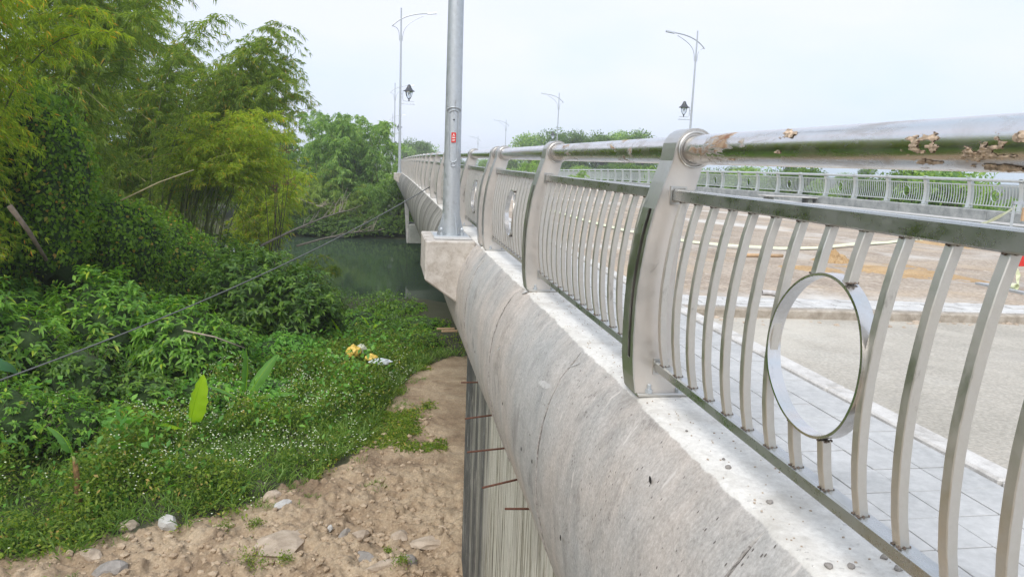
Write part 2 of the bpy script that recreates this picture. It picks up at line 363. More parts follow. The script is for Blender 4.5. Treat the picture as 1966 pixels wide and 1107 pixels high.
M['petal'] = simple('white_petal', (.70,.74,.55), .7)
M['deadleaf'] = leafmat('reddish_dry_leaf', (.28,.13,.08), (.36,.2,.12), (.42,.28,.17))
M['culm'] = simple('bamboo_culm', (.13,.15,.05), .5, 0, .4, 5)
M['culm_dry'] = simple('dry_bamboo_culm', (.42,.34,.17), .55, 0, .3, 8)
M['bark'] = simple('bark', (.12,.095,.07), .9, 0, .4, 14)
M['deadwood'] = simple('dead_wood', (.33,.28,.22), .9, 0, .3, 14)
M['banana_stem'] = simple('banana_stem', (.28,.30,.10), .6, 0, .4, 12)
M['banana_dry'] = simple('dry_banana_stem', (.24,.14,.06), .9, 0, .45, 18)
M['bag_yellow'] = simple('yellow_plastic', (.72,.50,.10), .4, 0, .2, 8)
M['bag_white'] = simple('white_plastic', (.68,.74,.78), .35, 0, .2, 8)
M['bag_pale'] = simple('pale_plastic', (.50,.52,.40), .45, 0, .3, 10)
M['tape'] = simple('yellow_tape', (.72,.76,.50), .5, 0, .1, 6)
M['tarp'] = simple('blue_tarp', (.18,.26,.62), .5, 0, .3, 9)
M['wood'] = simple('sawn_wood', (.50,.34,.20), .8, 0, .2, 12)
M['plast'] = simple('grey_pipe', (.45,.43,.42), .5)
M['cable'] = simple('grey_cable', (.11,.12,.115), .7)
def glassm():
    m, n, l, p = newmat('lantern_glass'); p.inputs['Base Color'].default_value = (.85,.9,.92,1); p.inputs['Roughness'].default_value = .1
    p.inputs['Transmission Weight'].default_value = .85; p.inputs['IOR'].default_value = 1.2; return m
M['glass'] = glassm()

# ---------------------------------------------------------------- terrain, water
def T(x, y):
    x = np.asarray(x, float); y = np.asarray(y, float)
    P = np.stack([x, y, x*0], -1)
    wob = (vnoise(P, .12)-.5)*4
    z = -5.0-2.7*(ss(24, 33.5, y+wob)-ss(56, 64, y+wob))
    z = z+1.4*ss(-4.5, -11, x)*(1-ss(19, 27, y))
    z = z+(fbm(P, .35, 3)-.5)*.5*(1-.75*ss(-6, -3, x)*(1-ss(2, 4, x))*(1-ss(20, 24, y)))
    return z
def T1(x, y): return float(T(np.array([x]), np.array([y]))[0])
def gline(a, fa, fb, b, step, g=1.16):
    f = list(np.arange(fa, fb, step)); s = step; v = fa; L = []
    while v > a: s *= g; v -= s; L.append(v)
    R = []; s = step; v = f[-1]
    while v < b: s *= g; v += s; R.append(v)
    return np.array(L[::-1]+f+R)
xs = gline(-700, -5.2, 1.1, 700, .026, 1.13); ys = gline(-200, 7.9, 16.5, 900, .032, 1.07)
GX, GY = np.meshgrid(xs, ys, indexing='ij'); Z = T(GX, GY)
P3 = np.stack([GX, GY, GX*0], -1)
near = ss(-7, -5, GX)*(1-ss(1.5, 4, GX))*ss(6, 8, GY)*(1-ss(19, 23, GY))
lump = (fbm(P3, 2.2, 3)-.5)*.24+np.abs(fbm(P3+9, 5.5, 4)-.5)*-.35+.05+np.maximum(0, fbm(P3+3, 9, 3)-.5)*.22+np.floor(fbm(P3+1, 3.1, 3)*9)/9*.10-.05+(rng.random(GX.shape)-.5)*.012
rough = .25+.75*(1-ss(10.0, 13.0, GY+.6*GX))
Z = Z+near*lump*rough
V = np.stack([GX, GY, Z], -1).reshape(-1, 3); nx, ny = GX.shape
I = (np.arange(nx-1)[:,None]*ny+np.arange(ny-1)[None,:]).ravel()
Fq = np.stack([I, I+ny, I+ny+1, I+1], -1)
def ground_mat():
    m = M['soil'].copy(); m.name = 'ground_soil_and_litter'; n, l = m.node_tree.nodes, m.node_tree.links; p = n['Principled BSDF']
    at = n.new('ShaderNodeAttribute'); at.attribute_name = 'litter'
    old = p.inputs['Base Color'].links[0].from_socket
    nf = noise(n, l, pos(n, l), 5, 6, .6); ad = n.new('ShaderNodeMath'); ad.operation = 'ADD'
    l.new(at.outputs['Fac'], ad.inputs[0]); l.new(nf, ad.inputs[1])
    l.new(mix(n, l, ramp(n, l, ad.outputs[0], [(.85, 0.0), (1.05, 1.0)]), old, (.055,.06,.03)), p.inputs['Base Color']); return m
ground = obj('ground', mesh('ground', V, Fq, ground_mat(), smooth=False)); tag(ground, kind='structure')
# line between bare dirt and weeds: (x, y)
EDGE = [(-9, 8.2), (-4.5, 9.05), (-3.2, 9.5), (-1.9, 10.2), (-.45, 11.9), (-.08, 13.6), (.25, 15.4), (.8, 17.2), (1.6, 18.2)]
def edge_y(x): return np.interp(x, [e[0] for e in EDGE], [e[1] for e in EDGE])
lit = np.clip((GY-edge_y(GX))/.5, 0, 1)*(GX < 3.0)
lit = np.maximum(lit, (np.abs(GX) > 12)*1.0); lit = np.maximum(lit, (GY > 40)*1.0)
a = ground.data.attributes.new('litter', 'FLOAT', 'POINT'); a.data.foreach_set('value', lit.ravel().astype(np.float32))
wt = obj('river_water', Mb().add([(-600,20,-6.5),(600,20,-6.5),(600,75,-6.5),(-600,75,-6.5)], [(0,1,2,3)]).done('river_water', M['water'])); tag(wt, kind='structure')

# ---------------------------------------------------------------- bridge
PROF = [(1.02,-.984),(1.02,-.767),(.92,-.767),(.832,-.767),(.82,-.776),(.795,-.815),(.735,-.90),(.690,-1.0),(.663,-1.095),(.648,-1.2),(.645,-1.31),(.648,-1.40),(.657,-1.49),(.686,-1.617),(.718,-1.72),(.755,-1.81),(.80,-1.92),(.865,-2.03),(.97,-2.10),(1.25,-2.12),(1.25,-1.9)]
def arc(pr):
    s = [0.0]
    for a, b in zip(pr, pr[1:]): s.append(s[-1]+math.hypot(b[0]-a[0], b[1]-a[1]))
    return s
def dense(pr, h):
    o = []
    for a, b in zip(pr, pr[1:]):
        k = max(1, int(math.hypot(b[0]-a[0], b[1]-a[1])/h))
        for i in range(k): o.append((a[0]+(b[0]-a[0])*i/k, a[1]+(b[1]-a[1])*i/k))
    o.append(pr[-1]); return o
def fascia_mesh(name, y0, y1, h, hy, rag=0.0, u0=0.0, sharp=False):
    pr = dense(PROF, h) if h else PROF; s = arc(pr); e = .217+.2
    k = max(2, int((y1-y0)/hy)); V = []; UV = []; n = len(pr)
    for j in range(k+1):
        y = y0+(y1-y0)*j/k
        for i, (x, z) in enumerate(pr):
            V.append([x, y, z]); UV.append((y+u0, s[i]-e+.05))
    V = np.array(V)
    if rag:
        V[:,1] += np.where(V[:,2] > -.80, np.sign(V[:,1]-(y0+y1)/2)*(np.abs(V[:,1]-(y0+y1)/2) > (y1-y0)/2-.002)*JG, 0)
        # knocks along the arris and slight unevenness
        d = np.array([abs(math.hypot(v[0]-.822, v[2]+.770)) for v in V]); nn = fbm(V*np.array([1,1,1]), 9, 4)
        V[:,0] += np.where(d < .05, (1-d/.05)*np.maximum(0, nn-.42)*.10*rag, 0)
        V[:,2] -= np.where(d < .03, (1-d/.03)*np.maximum(0, nn-.45)*.05*rag, 0)
        w = (fbm(V, 2.2, 3)-.5)*.018*rag; m = (V[:,2] < -.85)
        V[:,0] += w*m
    Fc = []
    for j in range(k):
        for i in range(n-1): a = j*n+i; Fc.append((a, a+1, a+n+1, a+n))
    m0 = len(V); V = np.concatenate([V, V[:n], V[k*n:(k+1)*n]]); UV = UV+UV[:n]+UV[k*n:(k+1)*n]
    ends = [[m0+i for i in range(n)][::-1], [m0+n+i for i in range(n)]]
    # end returns (joint faces), fan-free n-gons
    Fc += [tuple(e_) for e_ in ends]
    me = mesh(name, V, Fc, M['fascia'], smooth=True, uv=UV)
    for pl in me.polygons:
        if len(pl.vertices) > 4: pl.use_smooth = False
    return me
bridge = empty('bridge', (9.65, 8.5, -1.0), 'long concrete road bridge over the river with curved fascia panels', 'bridge')
BO = Vector(bridge.location)
def bpart(name, me, at=(0,0,0), rot=None, par=None): return obj(name, me, bridge, Vector(at)-BO, rot)
SEAM0, SP = 2.95, 1.55; JG = .006
seams = [SEAM0+SP*k for k in range(-3, 106)]
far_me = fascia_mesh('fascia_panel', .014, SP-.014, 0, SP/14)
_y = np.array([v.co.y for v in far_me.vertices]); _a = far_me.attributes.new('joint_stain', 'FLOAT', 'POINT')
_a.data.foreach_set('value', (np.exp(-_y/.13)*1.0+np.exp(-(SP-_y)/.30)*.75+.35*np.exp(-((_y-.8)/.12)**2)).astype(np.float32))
for k, y in enumerate(seams):
    if y < 8:
        me = fascia_mesh('fascia_panel', y+JG, y+SP-JG, .03, .03, 1.0); bpart('fascia_panel', me)
    else:
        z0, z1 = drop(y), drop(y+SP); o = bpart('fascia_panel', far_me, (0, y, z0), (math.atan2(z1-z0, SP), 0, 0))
# far-side fascia (mirrored, its inner face and top can be seen)
fm = [(17.8,-.984),(17.8,-.767),(18.48,-.767),(18.65,-1.3),(18.5,-1.9),(18.1,-2.1)]
FZ = -.10
def strip(pr, ysq, zoff=0, mat=None, name='strip', closed=False, fz=None):
    V = []; Fc = []; n = len(pr)
    for y in ysq:
        d = drop(y)+zoff
        for x, z in pr: V.append((x, y, z+d))
    m = n if closed else n-1
    for j in range(len(ysq)-1):
        for i in range(m): a = j*n+i; b = j*n+(i+1) % n; Fc.append((a, b, b+n, a+n))
    if closed: Fc += [tuple(range(n)), tuple((len(ysq)-1)*n+i for i in range(n))[::-1]]
    return Mb().add(V, Fc).done(name, mat)
YS = [5.52]+[8.5+4*k for k in range(0, 40)]
YF = [-6.0, 0, 6]+[8.5+4*k for k in range(0, 40)]
for y in range(0, 160, 4):
    pr = [(18.05,-1.5),(18.05,-.83),(18.12,-.80),(18.52,-.82),(18.66,-1.3),(18.5,-1.9),(18.1,-2.1)]
    z0, z1 = drop(y), drop(y+4)
    if y == 0: pf_me = Mb().add([(x, yy, z) for yy in (.01, 3.99) for x, z in pr], [(i, (i+1) % 7, (i+1) % 7+7, i+7) for i in range(7)]+[tuple(range(7)), tuple(range(13, 6, -1))]).done('parapet_unit', M['farpar'], bevel=.012)
    bpart('far_parapet', pf_me, (0, y, z0+FZ), (math.atan2(z1-z0, 4), 0, 0))
slab = bpart('deck_slab', strip([(1.26,-1.30),(1.26,-1.02),(18.04,-1.335),(18.04,-1.6)], YS, 0, M['pier'], 'deck_slab', True))
for gx in (2.2, 5.9, 9.6, 13.3, 17.0):
    bpart('girder', strip([(gx-.35,-2.3),(gx-.35,-1.33-.018*gx),(gx+.35,-1.33-.018*gx),(gx+.35,-2.3)], [8.6]+YS[2:], 0, M['pier'], 'girder', True))
for y in (27.5, 45.4, 64.5, 84, 103, 122, 141):
    d = drop(y)
    if y > 30:
        bpart('pier_cap', Mb().box(1.28, 18.0, y-.9, y+.9, -4.9+d, -3.75+d).done('pier_cap', M['pier'], bevel=.04))
        bpart('shear_plate', Mb().add([(.98,y-.6,-2.05+d),(1.26,y-.6,-2.05+d),(1.26,y-.6,-4.9+d),(1.16,y-.6,-4.9+d),(.98,y+.4,-2.05+d),(1.26,y+.4,-2.05+d),(1.26,y+.4,-4.9+d),(1.16,y+.4,-4.9+d)],
              [(0,1,2,3),(4,7,6,5),(0,3,7,4),(1,5,6,2),(0,4,5,1),(3,2,6,7)]).done('shear_plate', M['conc']))
        for gx in (2.2, 5.9, 9.6, 13.3, 17.0): bpart('bearing', Mb().box(gx-.35, gx+.35, y-.6, y+.6, -3.749+d, -2.31+d).done('bearing', M['pier']))
        for cx in (3.2, 9.6, 16): bpart('pier_column', Mb().lathe([(.6,-9.5),(.6,-4.91+d)], (cx, y, 0), 20).done('pier_column', M['pier'], auto=.6))
# mortar beads on the near joints
for y in seams:
    if y > 7.5: break
    pr = [p for p in dense(PROF, .02) if .18 and p[1] < -.80 and p[0] < .99]
    Q = Mb(); path = []; rr = []
    for x, z in pr:
        j = rnd.random(); path.append((x-.001+rnd.uniform(-.001,.001), y+rnd.uniform(-.004,.004), z)); rr.append(.0015+.0055*j**3)
    bpart('mortar_joint', Q.tube(path, rr, 6).done('mortar_joint', M['bead'], smooth=True))
# rough broken patch and small tie holes
hole = Mb().lathe([(.011,0),(.0,.003)], n=10).done('tie_hole', M['dark'])
for (x, y) in ((969,774),(915,675),(1027,885),(1081,1031),(1252,920),(1006,861)):
    r = ray(x, y); best = None
    for k in range(400):
        Y = 1.2+k*.02; p = r*(Y/r.y)
        for (a, b) in zip(PROF[4:18], PROF[5:19]):
            if b[1] <= p.z <= a[1]:
                t = (p.z-a[1])/(b[1]-a[1]); X = a[0]+(b[0]-a[0])*t
                if best is None or abs(p.x-X) < best[0]: best = (abs(p.x-X), p.copy(), X)
    if best: bpart('tie_hole', hole, (best[2]-.012, best[1].y, best[1].z), (0, -math.pi/2, 0))

# pale plaster smears on the curved face
def fasX(z): return float(np.interp(z, [p[1] for p in PROF[3:19]][::-1], [p[0] for p in PROF[3:19]][::-1]))
for (px, py, ly, lz, sl) in ((1046,738,.085,.016,-.5),(958,670,.05,.008,-1.5),(1010,560,.04,.010,-1.2),(1105,700,.035,.006,-1.4)):
    r = ray(px, py); best = min(((abs(r.x/r.y*Y-fasX(r.z/r.y*Y)), Y) for Y in np.arange(1.4, 6, .01)), key=lambda t: t[0]); Y = best[1]; z0 = r.z/r.y*Y
    nu, nv = 40, 16; V = []
    for i in range(nu):
        for j in range(nv):
            u, v = i/(nu-1)*2-1, j/(nv-1)*2-1; z = z0+v*lz+u*ly*sl*.35; V.append((fasX(z)-.0035, Y+u*ly, z))
    V = np.array(V); U_, V_ = np.meshgrid(np.linspace(-1,1,nu), np.linspace(-1,1,nv), indexing='ij')
    f_ = fbm(np.stack([U_*4+px, V_*1.5, U_*0], -1), 1.2, 4)+.45*(1-np.abs(V_)**2-U_**2*.7)-.55; I = (np.arange(nu-1)[:,None]*nv+np.arange(nv-1)[None,:]).ravel(); Fk = np.stack([I, I+1, I+nv+1, I+nv], -1); Fk = Fk[(f_.ravel()[Fk] > 0).all(1)]
    bpart('plaster_smear', mesh('plaster_smear', V, Fk, M['conc']))
# sidewalk, kerb, approach road, deck surface
def srf(name, me, **k): o = obj(name, me); tag(o, kind='structure', **k); return o
side = srf('pavement', strip([(1.022,-.996),(2.0,-.996)], [-6, 0, 5.52]+YS[1:], 0, M['tile'], 'pavement'))
side.data.flip_normals() if side.data.polygons[0].normal.z < 0 else None
kl = 1.0; kme = Mb().box(2.004, 2.108, .004, kl-.004, -1.16, -.974).done('kerb_stone', M['kerb'], bevel=.008)
for k in range(0, 34): 
    y = -1+k*kl; obj('kerb_stone', kme, side, (0, y, drop(y)))
srf_k = strip([(2.0,-.99),(2.0,-.976),(2.11,-.976),(2.11,-1.15)], [33]+YS[8:], 0, M['kerb'], 'kerb_far'); obj('kerb_run', srf_k, side)
TW = .1752
tiles = []
for v in range(4):
    t = Mb().box(.0022, TW-.0022, .002, .168, -.02, rnd.uniform(-.0008,.0008)).done('paving_tile', M['tile'], bevel=.0015); tiles.append(t)
for j in range(30):
    for i in range(6):
        x0 = 1.459-TW*3+TW*i+.0
        if x0 < 1.02 : continue
        y0 = .77+.17*j
        if x0+TW > 2.003: continue
        obj('paving_tile', tiles[rnd.randrange(4)], side, (x0, y0, -.982+rnd.uniform(-.001,.001)), (rnd.uniform(-.003,.003), rnd.uniform(-.003,.003), 0))
for j in range(30):
    obj('paving_tile', tiles[j % 4], side, (1.0225, .77+.17*j, -.983), None, ((1.1086-1.0225)/TW, 1, 1))
road = srf('approach_road', Mb().add([(2.108,-60,-1.065),(18.0,-60,-1.38),(18.0,5.0,-1.38),(2.108,5.0,-1.065)], [(0,1,2,3)]).done('approach_road', M['gravel']))
dsurf = srf('bridge_deck', strip([(2.108,-1.0),(18.04,-1.315)], [5.5]+YS[1:], 0, M['deck'], 'bridge_deck'))
for o in (road, dsurf):
    if o.data.polygons[0].normal.z < 0: o.data.flip_normals()
# transverse joint strip: concrete edge and rows of pavers
XS_ = -.0198
edge = srf('joint_kerb', Mb().add([(2.11+k*(18.0-2.11), yy, z+k*(18.0-2.11)*XS_) for yy in (5.0, 5.10) for k, z in ((0,-1.25),(1,-1.25),(1,-1.0),(0,-1.0))], [(0,1,2,3),(7,6,5,4),(0,4,5,1),(1,5,6,2),(2,6,7,3),(3,7,4,0)]).done('joint_kerb', M['kerb_old'], bevel=.01))
pv = [Mb().box(.003, .157, .003, .097, -.03, rnd.uniform(-.001,.001)).done('paver', M['paver'], bevel=.003) for _ in range(4)]
for j in range(4):
    for i in range(52):
        x = 2.13+.16*i+(j % 2)*.08; obj('paver', pv[rnd.randrange(4)], edge, (x, 5.105+.1*j, -.996+(x-2.11)*XS_+rnd.uniform(-.004,.004)), (rnd.uniform(-.015,.015), -XS_*1.0+rnd.uniform(-.015,.015), 0))
# irregular crumbled front of the joint strip
rubm = Mb()
for k in range(150):
    V, Fc = rockV(rnd.uniform(.008,.03), k); x = rnd.uniform(2.2, 9); V += np.array([x, 5.0-rnd.random()**2*.25, -1.068+(x-2.1)*XS_]); rubm.add(V, Fc)
o = obj('rubble', rubm.done('rubble', M['rock'])); tag(o, 'crumbled bits of concrete along the joint kerb on the bridge', 'rubble', kind='stuff')

# abutment / wing wall
wall = obj('abutment_wall', Mb().box(.95, 1.24, -45, 8.5, -9, -2.13).done('abutment_wall', M['wall'], bevel=.012)); 
tag(wall, 'streaked dark and pale concrete abutment wall below the curved fascia', 'wall')
fill = obj('embankment_fill', Mb().box(1.25, 18.0, -45, 8.45, -9, -1.42).done('embankment_fill', M['conc_dark'])); tag(fill, kind='structure')
RY = [6.9,5.98,5.24,4.7,4.23,3.43,2.6,2.0]; RT = [.72,.665,.61,.65,.737,.79,.7,.7]; RD = [0,.03,.035,.045,-.002,.03,.03,.03]
for y, t, d in zip(RY, RT, RD):
    obj('rebar', Mb().tube([(.96, y, -2.135+d*.0),(t, y+rnd.uniform(-.03,.03), -2.135-d*1.2)], .0075, 7).done('rebar', M['rust'], smooth=True), wall)

# ---------------------------------------------------------------- railing kit
XT, ZT, RT_ = .977, .058, .0465
OUT = [(.832,-.755),(.822,-.70),(.816,-.64),(.813,-.56),(.813,-.46),(.816,-.39),(.822,-.33),(.836,-.227),(.856,-.137),(.882,-.051),(.906,.02)]
INN = [(1.004,.0),(.988,-.062),(.962,-.14),(.950,-.22),(.943,-.303),(.939,-.408),(.943,-.50),(.951,-.60),(.968,-.714),(.974,-.755)]
ARC = [(XT+.0655*math.cos(math.radians(a)), ZT+.0655*math.sin(math.radians(a))) for a in range(178, -62, -15)]
PO = OUT+ARC+INN
HT = .055
def post_meshes():
    n = len(PO); q = Mb()
    for s, th in ((-1, .005), (1, .005)):
        y0 = s*HT; y1 = s*(HT-th)
        q.add([(x, y0, z) for x, z in PO]+[(x, y1, z) for x, z in PO],
              [tuple(range(n)), tuple(range(2*n-1, n-1, -1))]+[(i, i+n, (i+1) % n+n, (i+1) % n) for i in range(n)])
    side = q.done('post', M['post'])
    # cover strip on the outer edge, with a long slot near the front plate; then over the tube and down the inner edge
    def stripbar(pts, y0, y1, off=.003, th=.004):
        V = []; k = len(pts)
        for i, (x, z) in enumerate(pts):
            a = Vector(pts[max(i-1, 0)]); b = Vector(pts[min(i+1, k-1)]); t = (b-a).normalized(); nn = Vector((-t.y, t.x))
            o = Vector((x, z))+nn*off; i_ = Vector((x, z))+nn*(off-th)
            V += [(o.x, y0, o.y), (o.x, y1, o.y), (i_.x, y1, i_.y), (i_.x, y0, i_.y)]
        Fc = []
        for i in range(k-1):
            for j in range(4): Fc.append((i*4+j, i*4+(j+1) % 4, i*4+4+(j+1) % 4, i*4+4+j))
        Fc += [(0,1,2,3), (4*k-4, 4*k-1, 4*k-2, 4*k-3)]
        return V, Fc
    c = Mb(); H = HT+.003
    up = OUT+ARC[:9]
    lo = [p for p in OUT if p[1] <= -.64]; mid = [(.816,-.64)]+[p for p in OUT if -.6 < p[1] < -.14]+[(.856,-.137)]; hi = [(.856,-.137)]+[p for p in OUT if p[1] > -.13]+ARC[:10]
    for pts, y0, y1 in ((lo, -H, H), (mid, -H+.0, -.032), (mid, -.004, H), (hi, -H, H)):
        c.add(*stripbar(pts, y0, y1))
    outer = c.done('cover_strip', M['post_edge'])
    c = Mb(); c.add(*stripbar(INN, -H+.004, H-.004)); inner = c.done('back_strip', M['post_edge'])
    b = Mb().box(.835, 1.03, -.072, .072, -.766, -.754).done('base_plate', M['post_edge'], bevel=.003)
    bl = Mb(); bl.lathe([(.013,0),(.013,.012)], (0,0,0), 6); bl.lathe([(.007,.0121),(.007,.028),(.005,.03)], (0,0,0), 10); bolt = bl.done('bolt', M['galv'])
    cq = Mb(); ring = []
    for s in (-1, 1):
        cq.tube([(XT+.0555*math.cos(t), s*(HT+.004), ZT+.0555*math.sin(t)) for t in [i*math.pi/12 for i in range(25)]], .0045, 6, False)
    collar = cq.done('collar', M['post_edge'], smooth=True)
    sock = []
    for (x0, x1, z0, z1) in ((.903,.958,-.118,-.060), (.887,.940,-.690,-.636)):
        for s in (-1, 1):
            sk = Mb(); y = s*(HT+.0005); y2 = s*(HT+.0045); V = []
            for yy in (y, y2):
                V += [(x0,yy,z0),(x1,yy,z0),(x1,yy,z1),(x0,yy,z1),(x0+.006,yy,z0+.006),(x1-.006,yy,z0+.006),(x1-.006,yy,z1-.006),(x0+.006,yy,z1-.006)]
            Fc = []
            for k in range(4):
                j = (k+1) % 4; Fc += [(k, j, 4+j, 4+k), (8+k, 8+j, 12+j, 12+k), (k, j, 8+j, 8+k), (4+k, 4+j, 12+j, 12+k)]
            sock.append(sk.add(V, Fc).done('rail_socket', M['post_edge']))
    return side, outer, inner, b, bolt, collar, sock
PM = post_meshes()
def lerpc(pts, z):
    pts = sorted(pts, key=lambda p: p[1])
    return float(np.interp(z, [p[1] for p in pts], [p[0] for p in pts]))
CEN = [(.930,-.107),(.916,-.16),(.902,-.23),(.891,-.31),(.885,-.38),(.883,-.45),(.887,-.53),(.896,-.60),(.906,-.646)]
BW = .0105
def bal_mesh(z0=-.646, z1=-.1075, name='baluster', bevel=True):
    zs = [z0+(z1-z0)*i/10 for i in range(11)]; V = []; Fc = []
    for z in zs:
        x = lerpc(CEN, z)
        V += [(x-BW,-BW,z),(x+BW,-BW,z),(x+BW,BW,z),(x-BW,BW,z)]
    for i in range(10):
        for j in range(4): Fc.append((i*4+j, i*4+(j+1) % 4, i*4+4+(j+1) % 4, i*4+4+j))
    Fc += [(0,3,2,1), (40,41,42,43)]
    q = Mb().add(V, Fc); me = q.done(name, M['bal'], bevel=.0016 if bevel else 0, auto=.3)
    w = Mb(); R_ = random.Random(int(1000*abs(z0)))
    for z in (z0+.001, z1-.001):
        x = lerpc(CEN, z)
        for k in range(9):
            a = k*.7+R_.random(); rr = BW*1.12/max(abs(math.cos(a)), abs(math.sin(a))); V2, F2 = rockV(R_.uniform(.0022,.0045), k+3, (1,1,.7)); w.add(V2+np.array([x+rr*math.cos(a), rr*math.sin(a), z]), F2)
    me.materials.append(M['weld']); bm = bmesh.new(); bm.from_mesh(me); n0 = len(bm.faces); mw = mesh('w', w.v, w.f, None); bm.from_mesh(mw); bm.faces.ensure_lookup_table()
    for f in bm.faces[n0:]: f.material_index = 1
    bm.to_mesh(me); bm.free(); return me
M['weld'] = simple('weld_scorch', (.13,.10,.08), .6, .4, .4, 90)
BAL = bal_mesh(); RC, RR = -.375, .172
BTOP = bal_mesh(RC+math.sqrt(RR**2-.059**2)+.001, -.1075); BBOT = bal_mesh(-.646, RC-math.sqrt(RR**2-.059**2)-.001)
def ring_mesh():
    n = 72; V = []; Fc = []
    for i in range(n):
        t = 2*math.pi*i/n
        for (r, w) in ((RR, -.016), (RR, .016), (RR-.006, .016), (RR-.006, -.016)):
            z = RC+r*math.sin(t); V.append((lerpc(CEN, z)+w, r*math.cos(t), z))
        for j in range(4): Fc.append((i*4+j, i*4+(j+1) % 4, ((i+1) % n)*4+(j+1) % 4, ((i+1) % n)*4+j))
    return Mb().add(V, Fc).done('ring', M['ring'], auto=.5)
RING = ring_mesh()
URAIL = Mb().box(.911,.950,-1,1,-.108,-.070).done('upper_rail', M['rail'], bevel=.004)
LRAIL = Mb().box(.893,.931,-1,1,-.679,-.646).done('lower_rail', M['rail'], bevel=.004)
def tube_me(mat, L=2.0, n=40, rings=4, name='handrail'):
    q = Mb(); q.tube([(XT, L*i/rings-L/2, ZT) for i in range(rings+1)], RT_, n, False); return q.done(name, mat, smooth=True)
TUBE = tube_me(M['tube_far']); TUBE_MUD = tube_me(M['tube'])
def railing(root, posts, rings, mirror=None, zoff=0, zs=1.0, first_parts=300, mats=None, mud_until=0):
    """posts: y of each post; rings[i] tells whether bay i has a ring; mirror: x about which it is flipped"""
    RO = Vector(root.location)
    def put(name, me, x, y, z, rx=0, sc=(1,1,1), par=None):
        o = bpy.data.objects.new(name, me); link(o); o.parent = root
        X = x if mirror is None else 2*mirror-x; o.location = Vector((X, y, z+zoff))-RO; sc = (sc[0], sc[1], sc[2]*zs)
        o.rotation_euler = (rx, 0, 0); o.scale = (sc[0]*(1 if mirror is None else -1), sc[1], sc[2]); return o
    def sub(name, me, par, loc=(0,0,0)):
        o = bpy.data.objects.new(name, me); link(o); o.parent = par; o.location = loc; return o
    nb = 0; bulk = Mb()
    for i, y in enumerate(posts):
        d = drop(y); p = put('post', PM[0], 0, y, d, 0, (1, 1.0 if mirror is None else 1.35, 1))
        for nm, k in (('cover_strip', 1), ('back_strip', 2), ('base_plate', 3)): sub(nm, PM[k], p)
        if y < 45:
            sub('collar', PM[5], p)
            for sk_ in PM[6]: sub('rail_socket', sk_, p)
        if y < 12:
            for bx, by in ((.878,-.058),(.985,-.058),(.878,.058),(.985,.058)): sub('bolt', PM[4], p, (bx, by, -.754))
    for i in range(len(posts)-1):
        a, b = posts[i], posts[i+1]; L = b-a; c = (a+b)/2; za, zb = drop(a), drop(b); rx = math.atan2(zb-za, L); zc = (za+zb)/2
        put('handrail', TUBE_MUD if c < mud_until else TUBE, 0, c, zc, rx, (1, L/2.0, 1))
        hl = (L-2*HT)/2+.001
        put('upper_rail', URAIL, 0, c, zc, rx, (1, hl, 1)); put('lower_rail', LRAIL, 0, c, zc, rx, (1, hl, 1))
        if L < 1: continue
        if rings[i]: put('ring', RING, 0, c, zc, rx)
        for k in range(16):
            o = (k-7.5)*.118*(hl/.945)
            if rings[i] and k in (7, 8): ms = ((BTOP, 'short_baluster'), (BBOT, 'short_baluster'))
            else: ms = ((BAL, 'baluster'),)
            for me, nm in ms:
                if nb < first_parts or nm == 'short_baluster' and c < 60: put(nm, me, 0, c+o, zc+o*math.tan(rx)); nb += (nm == 'baluster')
                else:
                    mats_ = me; V = []
                    for z in (-.646, -.56, -.45, -.35, -.25, -.17, -.1075):
                        x = lerpc(CEN, z); x = x if mirror is None else 2*mirror-x
                        V += [(x-BW, c+o-BW, z), (x+BW, c+o-BW, z), (x+BW, c+o+BW, z), (x-BW, c+o+BW, z)]
                    V = [(v[0]-RO.x, v[1]-RO.y, v[2]*zs+zc+zoff+o*math.tan(rx)-RO.z) for v in V]; Fc = [(q*4+j, q*4+(j+1) % 4, q*4+4+(j+1) % 4, q*4+4+j) for q in range(6) for j in range(4)]
                    bulk.add(V, Fc); break
    if bulk.v: o = obj('distant_balusters', bulk.done('distant_balusters', mats or M['bal']), root); o['kind'] = 'stuff'
PN = [.395, 2.355, 4.35, 6.34, 6.72, 8.62]+[8.62+2*k for k in range(1, 76)]
RN = [True, False, True, False]+[(k % 2 == 0) for k in range(0, 77)]
rl = empty('bridge_railing', (.93, 2.355, -.767), 'near stainless steel railing with thick tube handrail, curved posts and ring panels on the parapet', 'railing')
railing(rl, PN, RN, mud_until=4)
obj('handrail', tube_me(M['tube'], 2.4, 40, 4), rl, Vector((0, -.8, 0))-Vector(rl.location))
# far railing: same kit, greyer steel
_keep = {k: M[k] for k in M}
def recolor(me, mat):
    m2 = me.copy()
    for i in range(len(m2.materials)): m2.materials[i] = mat
    return m2
PM_n = PM; FS = M['far_steel']
PM = tuple([recolor(q_, FS) for q_ in m] if isinstance(m, list) else recolor(m, FS) for m in PM_n); BAL_, URAIL_, LRAIL_, BTOP_, BBOT_, RING_, TUBE_ = BAL, URAIL, LRAIL, BTOP, BBOT, RING, TUBE
BAL, URAIL, LRAIL, BTOP, BBOT, RING, TUBE = (recolor(m, FS) for m in (BAL, URAIL, LRAIL, BTOP, BBOT, RING, TUBE))
rf = empty('bridge_railing', (18.37, 17, -.87), 'far grey steel railing with rings across the deck in front of the trees', 'railing')
PF = [15.15+2.0*k for k in range(0, 74)]
railing(rf, PF, [(k % 2 == 0) for k in range(74)], mirror=9.65, zoff=-.07, zs=1.085, mats=FS)
def joinq(parts):
    Vs = []; Fs = []; n = 0
    for V, Fc in parts: Vs.append(V); Fs.append(Fc+n); n += len(V)
    return np.concatenate(Vs), np.concatenate(Fs)
